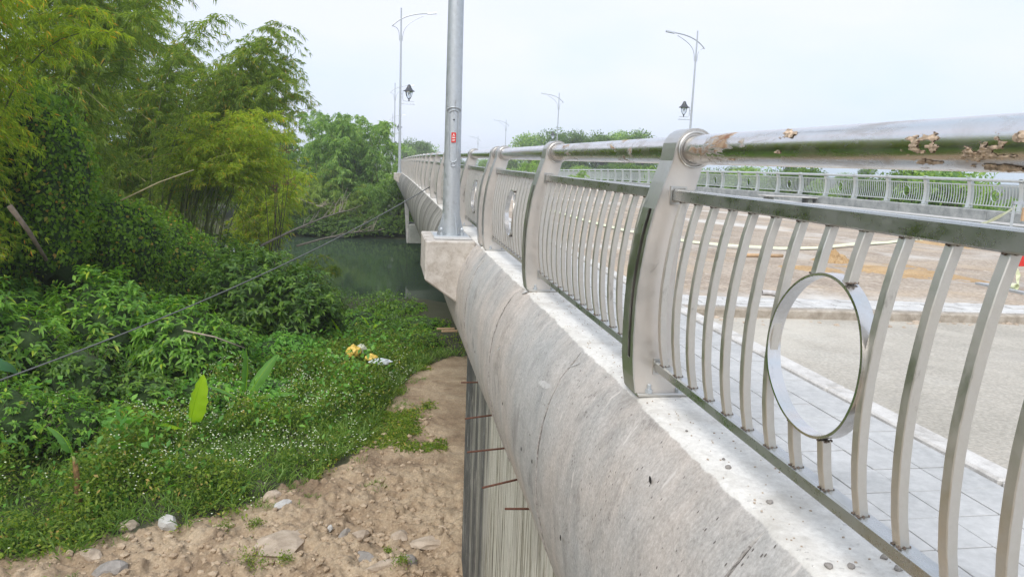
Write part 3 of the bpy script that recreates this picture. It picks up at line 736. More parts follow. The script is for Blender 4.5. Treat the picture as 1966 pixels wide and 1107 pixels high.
# dried mud on the nearest handrail
mparts = []
for (px, py, ly, la) in ((1772,280,.055,.60),(1862,292,.030,.36),(1900,283,.050,.50),(1515,256,.055,.34),(1495,292,.014,.12),(1962,262,.020,.45),(1790,312,.07,.16),(1925,322,.06,.22),(1400,306,.04,.12)):
    r = ray(px, py); t = 1.0
    for q_ in (XT-RT_,):                               # nearest hit with the tube
        best = None
        for a_ in range(60, 300, 2):
            X = XT+RT_*math.cos(math.radians(a_)); Z_ = ZT+RT_*math.sin(math.radians(a_)); pz = r.z*X/r.x
            if best is None or abs(pz-Z_) < best[0]: best = (abs(pz-Z_), a_, r.y*X/r.x)
    a0, y0 = math.radians(best[1]), best[2]; nu, nv = 60, 44
    U, Vv = np.meshgrid(np.linspace(-1, 1, nu), np.linspace(-1, 1, nv), indexing='ij'); Pn = np.stack([U*ly/.04, Vv*la/.5, U*0+px*.37], -1)
    f_ = fbm(Pn, 1.5, 5)+.28*(1-np.sqrt(U**2+Vv**2))-.60; rid = np.abs(fbm(Pn+4, 3.5, 3)-.5)
    hgt = np.clip(f_, -.02, .25)*.006+(f_ > 0)*(.0005+rid*.010); rad = RT_+hgt
    G = np.stack([XT+rad*np.cos(a0+Vv*la), y0+U*ly+rid*.01, ZT+rad*np.sin(a0+Vv*la)], -1)
    I = (np.arange(nu-1)[:,None]*nv+np.arange(nv-1)[None,:]).ravel(); Fk = np.stack([I, I+nv, I+nv+1, I+1], -1); Fk = Fk[(f_.ravel()[Fk] > -.005).all(1)]
    mparts.append((G.reshape(-1,3), Fk))
V, Fk = joinq(mparts); mo = obj('dried_mud', mesh('dried_mud', V, Fk, M['mudc'], False)); tag(mo, 'crusty brown dried mud stuck on the near tube handrail', 'mud', kind='stuff')

# ---------------------------------------------------------------- lamp posts and pedestals
def lamp_post(x, y, z, inward, label, group='street lamps along the bridge', pole_r=(.088,.045), sticker=False):
    s = inward; L = empty('street_lamp', (x, y, z), label, 'street lamp', group)
    H = 9.42
    def P(name, q, mat, par=L, **k): return obj(name, q.done(name, mat, **k), par)
    P('pole', Mb().lathe([(pole_r[0], .012), (pole_r[0]-.006, .6), (.06, 5), (.04, H)], n=24), M['galv'], auto=.6)
    a = H-.0
    def bz(pts, k=14):
        o = []
        for i in range(k+1):
            t = i/k; q = [Vector(p) for p in pts]
            while len(q) > 1: q = [q[j].lerp(q[j+1], t) for j in range(len(q)-1)]
            o.append(q[0])
        return o
    arm = Mb().tube(bz([(-.53*s,0,a-1.04),(0,0,a-.42),(.8*s,0,a-.25),(1.55*s,0,a-.2)]), [.036]*15, 8)
    P('arm', arm, M['galv'], auto=.6)
    P('curved_brace', Mb().tube(bz([(.09*s,.0,a-1.82),(.09*s,0,a-1.2),(.2*s,0,a-.85),(1.29*s,0,a-.36)]), .02, 6), M['galv'], auto=.6)
    P('curved_brace', Mb().tube(bz([(-.09*s,.0,a-1.82),(-.09*s,0,a-1.25),(-.15*s,0,a-1.08),(-.5*s,0,a-1.02)]), .02, 6), M['galv'], auto=.6)
    for zz in (1.58, 1.70, 1.79): P('clamp', Mb().box(-.11,.11,-.015,.015,a-zz-.015,a-zz+.015), M['galv'])
    P('lamp_head', Mb().add([(1.5*s,-.09,a-.26),(2.05*s,-.11,a-.19),(2.05*s,.11,a-.19),(1.5*s,.09,a-.26),(1.5*s,-.05,a-.16),(2.05*s,-.05,a-.09),(2.05*s,.05,a-.09),(1.5*s,.05,a-.16)],
      [(0,3,2,1),(4,5,6,7),(0,1,5,4),(1,2,6,5),(2,3,7,6),(3,0,4,7)]), M['galv'])
    # side lantern
    lx = .51*s; lz = 5.05-.85
    br = Mb().tube([(.15*s,0,lz+.62),(.15*s,0,lz+.1),(.17*s,0,lz+.02),(.24*s,0,lz),(.80*s,0,lz)], .016, 6).tube([(0,0,lz+.4),(.15*s,0,lz+.4)], .014, 6).tube([(0,0,lz+.22),(.15*s,0,lz+.22)], .014, 6)
    br.tube([(0,0,lz-.17),(.86*s,0,lz-.17)], .018, 6)
    for bx in (.2,.4,.6,.75): br.tube([(bx*s,0,lz-.16),(bx*s,0,lz-.10)], .01, 5)
    P('lantern_bracket', br, M['galv'], auto=.6)
    cap = P('lantern_roof', Mb().lathe([(.33,.56),(.33,.59),(.22,.66),(.13,.80),(.08,.93),(.03,.96)], (lx,0,lz), 14), M['galv_dark'], auto=.6)
    gl = P('lantern_glass', Mb().lathe([(.05,.12),(.15,.28),(.2,.45),(.2,.555)], (lx,0,lz), 14), M['glass'], smooth=True)
    fr = Mb().lathe([(.05,.0),(.03,.1),(.06,.12)], (lx,0,lz), 8)
    for k in range(4):
        q = k*math.pi/2+.4; fr.tube([(lx+r_*math.cos(q), r_*math.sin(q), lz+h) for r_, h in ((.05,.11),(.16,.28),(.215,.45),(.23,.56))], .012, 5)
    P('lantern_frame', fr, M['galv_dark'])
    P('bulb', Mb().lathe([(.03,.5),(.055,.42),(.03,.34)], (lx,0,lz), 8), M['white'], smooth=True)
    P('base_plate', Mb().box(-.17,.17,-.17,.17,0,.012), M['galv'], bevel=.003)
    for k in range(4):
        q = math.radians(45+90*k); c, s_ = math.cos(q), math.sin(q)
        P('bolt', Mb().lathe([(.02,.012),(.02,.034)], (.135*c*1.05, .135*s_*1.05, 0), 6).lathe([(.011,.034),(.011,.06),(.017,.062),(.017,.075),(.008,.088)], (.135*c*1.05, .135*s_*1.05, 0), 10), M['galv'])
        q = math.radians(90*k+20); c, s_ = math.cos(q), math.sin(q); tx, ty = -s_*.004, c*.004
        P('stiffener', Mb().add([(c*.08-tx, s_*.08-ty, .012),(c*.15-tx, s_*.15-ty, .012),(c*.08-tx, s_*.08-ty, .25),(c*.08+tx, s_*.08+ty, .012),(c*.15+tx, s_*.15+ty, .012),(c*.08+tx, s_*.08+ty, .25)],
          [(0,1,2),(5,4,3),(0,3,4,1),(1,4,5,2),(2,5,3,0)]), M['galv'])
    if sticker:
        # service door with raised rim, lock boss and a small red warning sticker
        yf = -.081; pts = []
        for i in range(13): q = math.pi*i/12; pts.append((.045*math.cos(q), 1.18+.03*math.sin(q)))
        for i in range(13): q = math.pi+math.pi*i/12; pts.append((.038*math.cos(q), .76+.038*math.sin(q)))
        def onp(x_, z_, r_): return (x_, -math.sqrt(max(1e-4, r_*r_-x_*x_)), z_)
        ring = [onp(px, pz, .086) for px, pz in pts]; ring.append(ring[0])
        d = P('service_door', Mb().tube(ring, .004, 6, False), M['galv'], smooth=True)
        P('door_hood', Mb().tube([onp(-.066, 1.20, .09), onp(-.06, 1.225, .09), onp(-.03, 1.235, .088), onp(.0, 1.238, .088), onp(.03, 1.235, .088), onp(.06, 1.225, .09), onp(.066, 1.20, .09)], .006, 6), M['galv'], smooth=True)
        P('lock', Mb().tube([(0,-.08,1.12),(0,-.09,1.12)], .008, 10), M['galv_dark'])
        P('hinge', Mb().tube([onp(.022*math.cos(math.pi*i/6), .70-.022*math.sin(math.pi*i/6), .087) for i in range(13)], .004, 6), M['galv'], smooth=True)
        def patch(x0, x1, z0, z1, r_):
            V = []; k = 6
            for i in range(k+1):
                xx = x0+(x1-x0)*i/k; V += [onp(xx, z0, r_), onp(xx, z1, r_)]
            return V, [(2*i, 2*i+2, 2*i+3, 2*i+1) for i in range(k)]
        st = P('sticker', Mb().add(*patch(-.022,.022,.905,1.0,.0885)), M['red'])
        for (x0, x1, z0, z1) in ((-.014,.014,.948,.957),(-.014,.014,.930,.936),(-.014,.010,.918,.923)):
            obj('sticker_print', Mb().add(*patch(x0,x1,z0,z1,.0890)).done('sticker_print', M['white']), st)
        obj('sticker_print', Mb().add([onp(-.012,.966,.0890), onp(.012,.966,.0890), onp(0,.991,.0890)], [(0,1,2)]).done('sticker_print', M['white']), st)
    return L
def pedestal(x_out, x_in, y, z, label, sgn=1):
    # block that grows out of the fascia: chamfered underside
    pr = [(x_in,0),(x_out,0),(x_out,-.37),(x_in-.10*sgn,-.63),(x_in,-.66)]
    V = [(a, -.47, b) for a, b in pr]+[(a, .47, b) for a, b in pr]
    q = Mb().add(V, [(0,1,2,3,4),(9,8,7,6,5)]+[(i, i+5, (i+1) % 5+5, (i+1) % 5) for i in range(5)])
    me = q.done('lamp_pedestal', M['ped'], bevel=.012)
    bm = bmesh.new(); bm.from_mesh(me); bmesh.ops.triangulate(bm, faces=bm.faces); bmesh.ops.subdivide_edges(bm, edges=bm.edges, cuts=5, use_grid_fill=True)
    V = np.array([v.co[:] for v in bm.verts])+np.array([0, y, 0]); dn = (fbm(V, 8, 4)-.5)*.03
    for v, dd in zip(bm.verts, dn): v.co += v.co.normalized()*float(dd)*.7
    bm.to_mesh(me); bm.free()
    return obj('lamp_pedestal', me, bridge, Vector((0, y, z))-BO)
LY = [7.33, 45.4, 83.4, 121.4, 159.4]
lab = ['tall galvanised street lamp pole with service door, nearest on its concrete pedestal', 'street lamp with dark side lantern rising just behind the nearest pole on the left railing',
       'third street lamp back on the left side, its arm showing left of the lantern', 'fourth street lamp back on the left side of the bridge', 'farthest street lamp on the left side of the bridge']
labr = ['', 'tall street lamp with dark lantern standing right behind the nearest visible post of the railing', 'mid-distance street lamp in front of the tree clump beyond the right railing',
        'small distant street lamp on the far side, second from the bridge end', 'smallest and farthest street lamp on the right side near the bridge end']
for i, y in enumerate(LY):
    pedestal(.35, .82, y, -.758+drop(y), ''); lamp_post(.62 if i == 0 else .68, y-(.0), -.752+drop(y), 1, lab[i], sticker=(i == 0))
    if i: lamp_post(18.85, y, -.85+drop(y), -1, labr[i])
    pedestal(18.95, 18.5, y, -.86+drop(y), '', -1)
slabm = Mb().box(.44, .80, 6.98, 7.68, -.757, -.745).done('grout_pad', M['conc'], bevel=.006)
bpart('grout_pad', slabm)

# ---------------------------------------------------------------- foliage makers
def rand_unit(n): v = rng.normal(size=(n,3)); return v/np.linalg.norm(v, axis=1)[:,None]
def nrm(v): return v/np.maximum(1e-6, np.linalg.norm(v, axis=-1))[...,None]
def leaves(P, D, L, Wd, N=None, fold=.25, droop=.15, detail=1):
    """one leaf per row: base point P, direction D, length L, width Wd, face normal N"""
    n = len(P); P = np.asarray(P, float); D = nrm(np.asarray(D, float))
    if N is None: N = rand_unit(n)
    Sd = nrm(np.cross(D, N)); Nn = nrm(np.cross(Sd, D)); L = np.broadcast_to(L, n)[:,None]; Wd = np.broadcast_to(Wd, n)[:,None]
    if detail == 1:
        m = P+D*L*.42+Nn*Wd*fold
        V = np.stack([P, m+Sd*Wd*.5-Nn*Wd*fold, P+D*L-np.array([0,0,1])*L*droop, m-Sd*Wd*.5-Nn*Wd*fold], 1).reshape(-1,3)
        b = np.arange(n)[:,None]*4; Fc = np.concatenate([b+np.array([0,1,2]), b+np.array([0,2,3])], 0)
    else:
        dz = np.array([0,0,1])*L*droop
        V = np.stack([P, P+D*L*.3+Sd*Wd*.45+Nn*Wd*fold, P+D*L*.3, P+D*L*.3-Sd*Wd*.45+Nn*Wd*fold,
                      P+D*L*.68+Sd*Wd*.36+Nn*Wd*fold-dz*.35, P+D*L*.68-dz*.4, P+D*L*.68-Sd*Wd*.36+Nn*Wd*fold-dz*.35, P+D*L-dz], 1).reshape(-1,3)
        b = np.arange(n)[:,None]*8; T_ = [[0,1,2],[0,2,3],[1,4,5],[1,5,2],[2,5,6],[2,6,3],[4,7,5],[5,7,6]]
        Fc = np.concatenate([b+np.array(t) for t in T_], 0)
    return V, Fc
def joinVF(parts):
    Vs = []; Fs = []; n = 0
    for V, Fc in parts: Vs.append(V); Fs.append(Fc+n); n += len(V)
    return np.concatenate(Vs), np.concatenate(Fs)
def culm_path(base, lean, H, reach, droop, k=14):
    t = np.linspace(0, 1, k); b = np.array(base, float); l_ = np.array([math.cos(lean), math.sin(lean), 0])
    z = H*(t-droop*t**3.2); r = reach*t**2
    return b+l_*r[:,None]+np.array([0,0,1])*z[:,None]
def bamboo(culms, leafL=.16, leafW=.024, node=.32, nbr=3, brL=(1.1,.45), fans=7, per=5, start=.35, rad=.035, hang=.55, sides=5):
    tub = Mb(); LP = []; LD = []; tw = Mb()
    for (base, lean, H, reach, droop) in culms:
        path = culm_path(base, lean, H, reach, droop); tub.tube([tuple(p) for p in path], [rad*(1-.85*i/13) for i in range(14)], sides, False)
        seg = np.linalg.norm(np.diff(path, axis=0), axis=1).sum(); nn = int(seg*(1-start)/node)
        for q in range(nn):
            t = start+(1-start)*(q+rnd.random())/nn; f = t*13; i = min(12, int(f)); p = path[i]*(1-(f-i))+path[i+1]*(f-i)
            for b in range(nbr):
                a = rnd.random()*6.28; ln = (brL[0]+(brL[1]-brL[0])*(t-start)/(1-start))*rnd.uniform(.5,1.2)
                d = np.array([math.cos(a), math.sin(a), rnd.uniform(-.1,.7)]); d /= np.linalg.norm(d)
                tt = (np.arange(fans)+rng.random(fans))/fans; bp = p+d*ln*tt[:,None]-np.array([0,0,1])*(hang*ln*tt**2)[:,None]
                bd = d-np.array([0,0,1])*(2*hang*tt)[:,None]
                LP.append(np.repeat(bp, per, 0)); LD.append(np.repeat(bd, per, 0))
                if q % 3 == 0 and b == 0: tw.tube([tuple(p), tuple(p+d*ln*.5-np.array([0,0,hang*ln*.25])), tuple(p+d*ln-np.array([0,0,hang*ln]))], .006*leafL/.16, 3, False)
    LP = np.concatenate(LP); LD = np.concatenate(LD); n = len(LP)
    LD = nrm(LD)+rand_unit(n)*.95-np.array([0,0,.4]); LP = LP+rand_unit(n)*.03*leafL/.16
    V, Fc = leaves(LP, LD, leafL*rng.uniform(.6,1.25,n), leafW*rng.uniform(.7,1.2,n), None, .2, .2)
    return tub, tw, V, Fc
def plant(name, origin, label, cat, parts, group=None, rot=0, scale=1):
    root = empty(name, origin, label, cat, group); root.rotation_euler = (0,0,rot); root.scale = (scale,)*3
    for nm, me in parts: obj(nm, me, root)
    return root
def bamboo_plant(origin, culms, mat, label, group=None, **k):
    tub, tw, V, Fc = bamboo(culms, **k)
    parts = [('culms', tub.done('culms', M['culm'], smooth=True)), ('foliage', mesh('foliage', V, Fc, mat))]
    if tw.v: parts.insert(1, ('twigs', mesh('twigs', tw.v, tw.f, M['culm_dry'])))
    return plant('bamboo_clump', origin, label, 'bamboo', parts, group)

def lumpf(U, seed): return .66+.55*fbm(U+seed*3.1, 1.5, 3)+.42*np.maximum(0, fbm(U+seed*1.7, 4.2, 2)-.35)
def lumpy(c, r, seed, mat, name='leafy_core', sub=3):
    bm = bmesh.new(); bmesh.ops.create_icosphere(bm, subdivisions=sub, radius=1)
    V = np.array([v.co[:] for v in bm.verts]); Fc = np.array([[v.index for v in f.verts] for f in bm.faces]); bm.free()
    k = lumpf(V, seed); V = V*k[:,None]*np.array(r)+np.array(c); return V, Fc
def surfpts(n, c, r, seed, low=-.3, shell=(.86,1.06)):
    U = rand_unit(int(n*1.6)); U = U[U[:,2] > low][:n]; k = lumpf(U, seed)*rng.uniform(shell[0], shell[1], len(U))
    return U*k[:,None]*np.array(r)+np.array(c), nrm(U/np.array(r)), U
def mound(name, origin, blobs, mat, label, cat, leafL=.10, dens=260, group=None, kind=None, up=.5, core=M['under'], wl=.75):
    o0 = np.array(origin); core_p = []; LV = []
    for i, (c, r) in enumerate(blobs):
        c = np.array(c, float); core_p.append(lumpy(c-o0, np.array(r)*.88, i+c[0], None))
        n = int(dens*(r[0]*r[1]+r[0]*r[2]+r[1]*r[2])*2.1)
        P, N, U = surfpts(n, c, r, i+c[0], -.6, (.84,1.10)); m = len(P)
        D = nrm(rand_unit(m)*.8+N*.15-np.array([0,0,.55])); 
        LV.append(leaves(P-o0, D, leafL*rng.uniform(.6,1.3,m), leafL*wl*rng.uniform(.7,1.1,m), N+rand_unit(m)*.5+np.array([0,0,up]), .12, .1))
    V, Fc = joinVF(LV); Vc, Fcc = joinVF(core_p)
    if kind == 'stuff':
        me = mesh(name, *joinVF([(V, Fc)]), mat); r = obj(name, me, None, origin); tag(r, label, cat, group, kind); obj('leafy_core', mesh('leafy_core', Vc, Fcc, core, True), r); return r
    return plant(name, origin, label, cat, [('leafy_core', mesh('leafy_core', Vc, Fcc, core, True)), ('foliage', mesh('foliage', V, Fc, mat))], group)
def shrub(name, origin, blobs, mat, label, cat='shrub', leafL=.15, leafW=.05, shoots=60, per=8, group=None):
    o0 = np.array(origin); core_p = []; LV = []; st = Mb()
    for i, (c, r) in enumerate(blobs):
        c = np.array(c, float); core_p.append(lumpy(c-o0, np.array(r)*.74, i+c[0], None))
        n = int(shoots*(r[0]*r[1]+r[0]*r[2]+r[1]*r[2])*2.1)
        for shell, w in (((.93,1.18), .6), ((.72,.95), .4)):
            P, N, U = surfpts(int(n*w), c, r, i+c[0], -.45, shell); m = len(P)
            A = nrm(N+np.array([0,0,.9])+rand_unit(m)*.35)
            Pm = np.repeat(P, per, 0); Am = np.repeat(A, per, 0); R = nrm(np.cross(Am, rand_unit(m*per)))
            back = rng.random(m*per)[:,None]*.11*leafL/.15
            D = nrm(R+Am*rng.uniform(-.15,.7,(m*per,1))); 
            LV.append(leaves(Pm-Am*back-o0, D, leafL*rng.uniform(.55,1.2,m*per), leafW*rng.uniform(.8,1.2,m*per), Am+rand_unit(m*per)*.25, .15, .3, 2 if leafL > .12 else 1))
            for p, a in list(zip(P, A))[:40]: st.tube([tuple(p-o0), tuple(p-a*.3-o0)], .006, 3, False)
    V, Fc = joinVF(LV); Vc, Fcc = joinVF(core_p)
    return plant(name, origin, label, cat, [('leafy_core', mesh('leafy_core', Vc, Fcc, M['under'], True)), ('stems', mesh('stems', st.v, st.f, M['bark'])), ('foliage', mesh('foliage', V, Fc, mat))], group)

# ---------------------------------------------------------------- left bank: bamboo
def cul(n, x0, x1, y0, y1, H, reach, lean, droop=(.15,.35)):
    o = []
    for k in range(n):
        x = rnd.uniform(x0, x1); y = rnd.uniform(y0, y1)
        o.append(((x, y, T1(x, y)-.1), rnd.uniform(*lean), rnd.uniform(*H), rnd.uniform(*reach), rnd.uniform(*droop)))
    return o
def shift(culms, o): return [((b[0]-o[0], b[1]-o[1], b[2]-o[2]), l_, H, r, d) for b, l_, H, r, d in culms]
def bclump(x0, x1, y0, y1, n, H, reach, lean, mat, label, group=None, droop=(.15,.35), **k):
    o = ((x0+x1)/2, (y0+y1)/2, T1((x0+x1)/2, (y0+y1)/2)); return bamboo_plant(o, shift(cul(n, x0, x1, y0, y1, H, reach, lean, droop), o), M[mat], label, group, **k)
GB = 'bamboo clumps on the left river bank'
bclump(-9.4, -8.0, 14.5, 16.5, 24, (9.5,12), (2.0,3.9), (-.9,.5), 'bamboo', 'big leafy bamboo clump filling the top left corner, with orange-tinged drooping leaves', GB, start=.22, brL=(1.3,.7), nbr=4, fans=9, per=7, leafL=.125, leafW=.019)
bclump(-11.6, -9.8, 13.0, 15.5, 18, (9,12), (1.5,3.4), (-.9,.6), 'bamboo', 'dense bamboo clump at the extreme left edge above the shrubs', GB, start=.2, brL=(1.4,.7), nbr=4, fans=9, per=7, leafL=.125, leafW=.019)
bclump(-10.5, -8.3, 20, 23, 20, (10,12.5), (1.0,3.6), (-.5,.8), 'bamboo2', 'dark bamboo clump standing behind the vine-covered mound', GB, start=.2, brL=(1.4,.7), leafL=.17, leafW=.026, fans=9, per=6)
bclump(-7.9, -6.4, 26, 28.5, 30, (9.6,11.9), (1.2,4.3), (-.30,.45), 'bamboo2', 'tall bamboo clump leaning right over the river against the sky, slim bare culms below', GB, start=.42, brL=(1.8,.9), leafL=.16, leafW=.024, fans=11, per=7, rad=.045, droop=(.10,.30))
bclump(-12.5, -9.5, 27, 31, 22, (12,15), (1.2,4.4), (-.4,.6), 'bamboo2', 'deep green bamboo clump between the corner bamboo and the leaning one', GB, start=.22, brL=(1.6,.8), leafL=.22, leafW=.035)
bclump(-6.8, -5.4, 23.5, 25.5, 22, (5.9,7.4), (.8,2.7), (-.5,.6), 'bamboo_yellow', 'low yellow-green bamboo spreading in front of the leaning clump', GB, start=.72, brL=(1.2,.8), nbr=4, node=.2, leafL=.15, leafW=.026, fans=8, per=6, hang=.25, droop=(.15,.35), rad=.022)
bclump(-4.6, -3.0, 31, 33, 7, (3.2,4.4), (.6,1.8), (-.4,1.2), 'bamboo2', 'small thin bamboo clump at the water edge left of the dead branches', GB, start=.3, brL=(1.1,.6), leafL=.2, leafW=.03, droop=(.2,.4), rad=.02)
bclump(-7.4, -5.6, 36, 39, 16, (8,9.5), (1.0,3.0), (-.4,.8), 'bamboo_yellow', 'yellowish bamboo tops rising beyond the leaning clump', GB, start=.35, brL=(1.4,.8), leafL=.24, leafW=.04)
bclump(-13, -9.5, 36, 41, 14, (9,11), (1.0,3.4), (-.4,.8), 'bamboo2', 'bamboo clump half hidden behind the deep green one on the left bank', GB, start=.2, brL=(1.5,.8), leafL=.26, leafW=.045)
# vine curtain hanging over the foot of the corner bamboo
mound('vine_curtain', (-8.3, 17.2, -3.4), [((-9.2,17.3,-1.9),(1.6,1.0,2.2)),((-7.3,17.6,-1.2),(.95,.7,2.3)),((-10.9,15.5,-1.6),(1.6,1.0,1.9)),((-6.3,18.9,-2.3),(1.0,.8,1.1))], M['vine'],
      'dark climbing vine hanging like a curtain over the foot of the corner bamboo', 'vine', .10, 900, up=-.2)
mound('vine_mound', (-7.9, 20.2, -3.8), [((-8.4,20.2,-3.9),(2.6,1.9,2.0)),((-6.9,19.2,-4.0),(1.6,1.4,1.35))], M['vine'], 'broad mound smothered in small-leaved creeper with brown dry patches', 'vine', .10, 750)
mound('vine_mound', (-5.7, 21, -4.2), [((-5.7,21,-4.1),(1.45,1.5,2.15)),((-4.9,20.6,-4.4),(.7,.9,1.5))], M['vine'], 'rounded creeper-covered hump below the leaning bamboo', 'vine', .095, 780)
# big-leaved shrub beside the river and its neighbours
shrub('riverside_shrub', (-2.9, 18.6, -5), [((-3.3,18.9,-3.65),(1.15,1.1,1.25)),((-2.2,18.7,-3.95),(1.0,.95,1.1)),((-3.6,18.2,-4.3),(.8,.8,.8)),((-1.65,19.0,-4.5),(.6,.7,.6))], M['shrub_dark'],
      'large glossy dark shrub at the water edge right of the creeper hump', 'shrub', .17, .065, 75, 9)
shrub('riverside_shrub', (-5.0, 24.6, -5.3), [((-5.2,24.6,-4.3),(1.6,1.0,1.5)),((-3.6,25.0,-4.9),(1.1,.8,1.0))], M['shrub_dark'], 'dark shrub under the culms of the leaning bamboo by the water', 'shrub', .14, .055, 80, 8)
GS = 'leafy shrubs on the left slope'
shrub('shrub', (-5.4, 15.8, -4.6), [((-5.6,15.8,-3.7),(1.0,.9,1.2)),((-4.6,15.9,-4.0),(.75,.8,.95))], M['shrub'], 'bright big-leaved shrub in front of the creeper mound, tallest of the middle slope', 'shrub', .17, .06, 62, 8, GS)
shrub('shrub', (-3.95, 15.4, -5), [((-4.0,15.4,-4.0),(.85,.7,.9)),((-3.35,15.9,-4.3),(.6,.6,.7))], M['shrub'], 'big-leaved shrub just left of the glossy riverside shrub, above the cable', 'shrub', .16, .055, 66, 8, GS)
shrub('shrub', (-7.1, 13.6, -4), [((-7.2,13.6,-3.2),(.9,.8,.95)),((-6.3,13.9,-3.6),(.7,.7,.75))], M['shrub'], 'tall pale-leaved shrub at the left edge under the bamboo', 'shrub', .19, .05, 52, 8, GS)
shrub('shrub', (-5.3, 13.6, -4.6), [((-5.4,13.6,-4.1),(.85,.7,.7)),((-4.4,13.7,-4.5),(.65,.6,.55))], M['shrub_dark'], 'low dark shrub crossed by the cable in the middle of the slope', 'shrub', .13, .05, 80, 8, GS)
shrub('shrub', (-5.6, 11.6, -4.6), [((-5.7,11.7,-4.1),(.75,.65,.6)),((-5.0,12.2,-4.45),(.6,.55,.5))], M['shrub'], 'yellow-green shrub at the left edge below the cable', 'shrub', .09, .035, 150, 8, GS)
shrub('shrub', (-7.0, 12.0, -4), [((-7.2,12.4,-3.6),(1.0,.8,1.0))], M['shrub_dark'], 'dark shrub cut off by the left edge above the banana leaf', 'shrub', .14, .05, 80, 8, GS)
shrub('shrub', (-9.0, 16.3, -4), [((-9.2,16.3,-3.6),(1.3,1.0,1.0)),((-7.9,16.6,-3.7),(1.0,.9,.9))], M['shrub'], 'shrub with upright pale leaves at the foot of the vine curtain', 'shrub', .16, .05, 60, 8, GS)
mound('creeper_patch', (-2.3, 17.2, -5), [((-2.3,17.2,-4.75),(.85,.75,.62)),((-3.1,16.4,-4.9),(.6,.6,.5))], M['clover'], 'pale round-leaved creeper patch in front of the glossy shrub', 'creeper', .085, 700, wl=1.0, up=2)
mound('creeper_patch', (-3.2, 14.3, -5), [((-3.35,14.3,-4.75),(.7,.6,.45)),((-2.5,15.2,-4.9),(.8,.6,.35))], M['clover'], 'pale round-leaved creeper patch behind the bright banana leaf', 'creeper', .08, 700, wl=1.0, up=2)
# bushes by the shore
GR = 'low bushes along the water'
for i, (x, y, r, h, lb) in enumerate([(-.75,21.5,.7,.55,'low bush at the shore right of the glossy shrub'),(.1,22.6,.7,.32,'dark bush at the shore below the bridge pier reflection'),(1.0,21.8,.8,.3,'dark spreading bush beside the plank under the bridge'),
        (-.2,20.2,.6,.35,'small bush behind the rubbish bags'),(.9,19.4,.7,.36,'flat bush where the grass meets the bridge shade'),(-1.9,23.4,.7,.7,'bush overhanging the water left of the shore'),(.45,24.5,.8,.22,'lowest bush touching the water')]):
    z = T1(x, y); shrub('bush', (x, y, z), [((x, y, z+h*.35), (r, r*.9, h*.8))], M['shrub_dark' if i % 2 else 'shrub'], lb, 'bush', .11, .042, 110, 7, GR)

# ---------------------------------------------------------------- weeds, grass and flowers on the bank
def region(n, x0, x1, y0, y1, off=0.0):
    x = rng.uniform(x0, x1, int(n)); y = rng.uniform(y0, y1, int(n)); e = edge_y(x)+off
    e = e+(fbm(np.stack([x, y, x*0], -1), 1.6, 3)-.5)*1.0
    k = (y > e) & ~((x > 1.0-.0*y) & (y > 19.5)); return x[k], y[k], (y-e)[k]
def hsoft(x, y): return T(x, y)
def cover(name, n, box, leafL, leafW, hmax, mat, label, cat, clump=.9):
    x, y, d = region(n, *box); P = np.stack([x, y, x*0], -1)
    cl = fbm(P, 1.3, 3); keep = rng.random(len(x)) < np.clip((cl-.25)*3, .25, 1)*np.clip(.12+d*np.where(x > -.4, .55, 1.5), 0, 1); x, y, d, cl = x[keep], y[keep], d[keep], cl[keep]
    cl2 = fbm(P+20, .55, 2)[keep]; h = hmax*(.22+.78*ss(0, 1.3, d))*(.10+1.5*cl**1.3)*(.45+1.1*cl2)
    z = hsoft(x, y)+h*rng.random(len(x))**.6; n = len(x)
    V, Fc = leaves(np.stack([x, y, z], -1)-np.array([-3,12,-5]), rand_unit(n)+np.array([0,0,.15]), leafL*rng.uniform(.35,1.0,n)**1.0*(.6+1.1*cl), leafW*rng.uniform(.6,1.1,n)*(.6+1.1*cl), rand_unit(n)*.6+np.array([0,0,1]), .15, .2)
    o = obj(name, mesh(name, V, Fc, mat), None, (-3,12,-5)); return tag(o, label, cat, None, 'stuff')
cover('weeds', 250000, (-9, 2.2, 8.6, 19, 0), .075, .03, .72, M['weed'], 'bright green flowering weeds covering the bank beside the dirt', 'weeds')
cover('broadleaf_weeds', 15000, (-9, 1.2, 8.8, 19, .5), .15, .07, .95, M['clover'], 'patches of paler broad-leaved weeds standing above the flowering ones', 'weeds')
cover('undergrowth', 60000, (-13, 1.6, 13, 26, 2), .10, .05, .42, M['shrub_dark'], 'tangled dark undergrowth between the shrubs down to the river', 'undergrowth')
def grass(n, box, off=0.0, L=(.22,.5), name='grass', label='long arching grass blades among the weeds', sparse=None):
    x, y, d = region(n, *box, off)
    if sparse is not None: k = sparse(x, y); x, y = x[k], y[k]
    q = 10; n = len(x); X = np.repeat(x, q)+rng.normal(0, .035, n*q); Y = np.repeat(y, q)+rng.normal(0, .035, n*q); Zz = T(X, Y)
    D = rand_unit(n*q)*np.array([1,1,.3])*.7+np.array([0,0,1.0]); Ln = rng.uniform(*L, n*q)
    V, Fc = leaves(np.stack([X, Y, Zz], -1)-np.array([-3,12,-5]), D, Ln, Ln*.035+.004, None, .1, .35, 2)
    o = obj(name, mesh(name, V, Fc, M['grass']), None, (-3,12,-5)); return tag(o, label, 'grass', None, 'stuff')
grass(3600, (-7, 1.8, 8.8, 18.5), .15)
grass(1500, (-5.5, .6, 8.4, 16), -.75, (.07,.20), 'edge_grass', 'thin ragged grass where the weeds thin out into the dirt', lambda x, y: fbm(np.stack([x, y, x*0], -1), 2.3, 3) > .52)
def dirtpatch(x, y): return fbm(np.stack([x, y, x*0], -1), 1.1, 3) > .64
grass(3000, (-4.0, .95, 9.0, 20.0), -3.4, (.05,.13), 'short_grass', 'short sparse grass growing through the dirt beside the wall', dirtpatch)
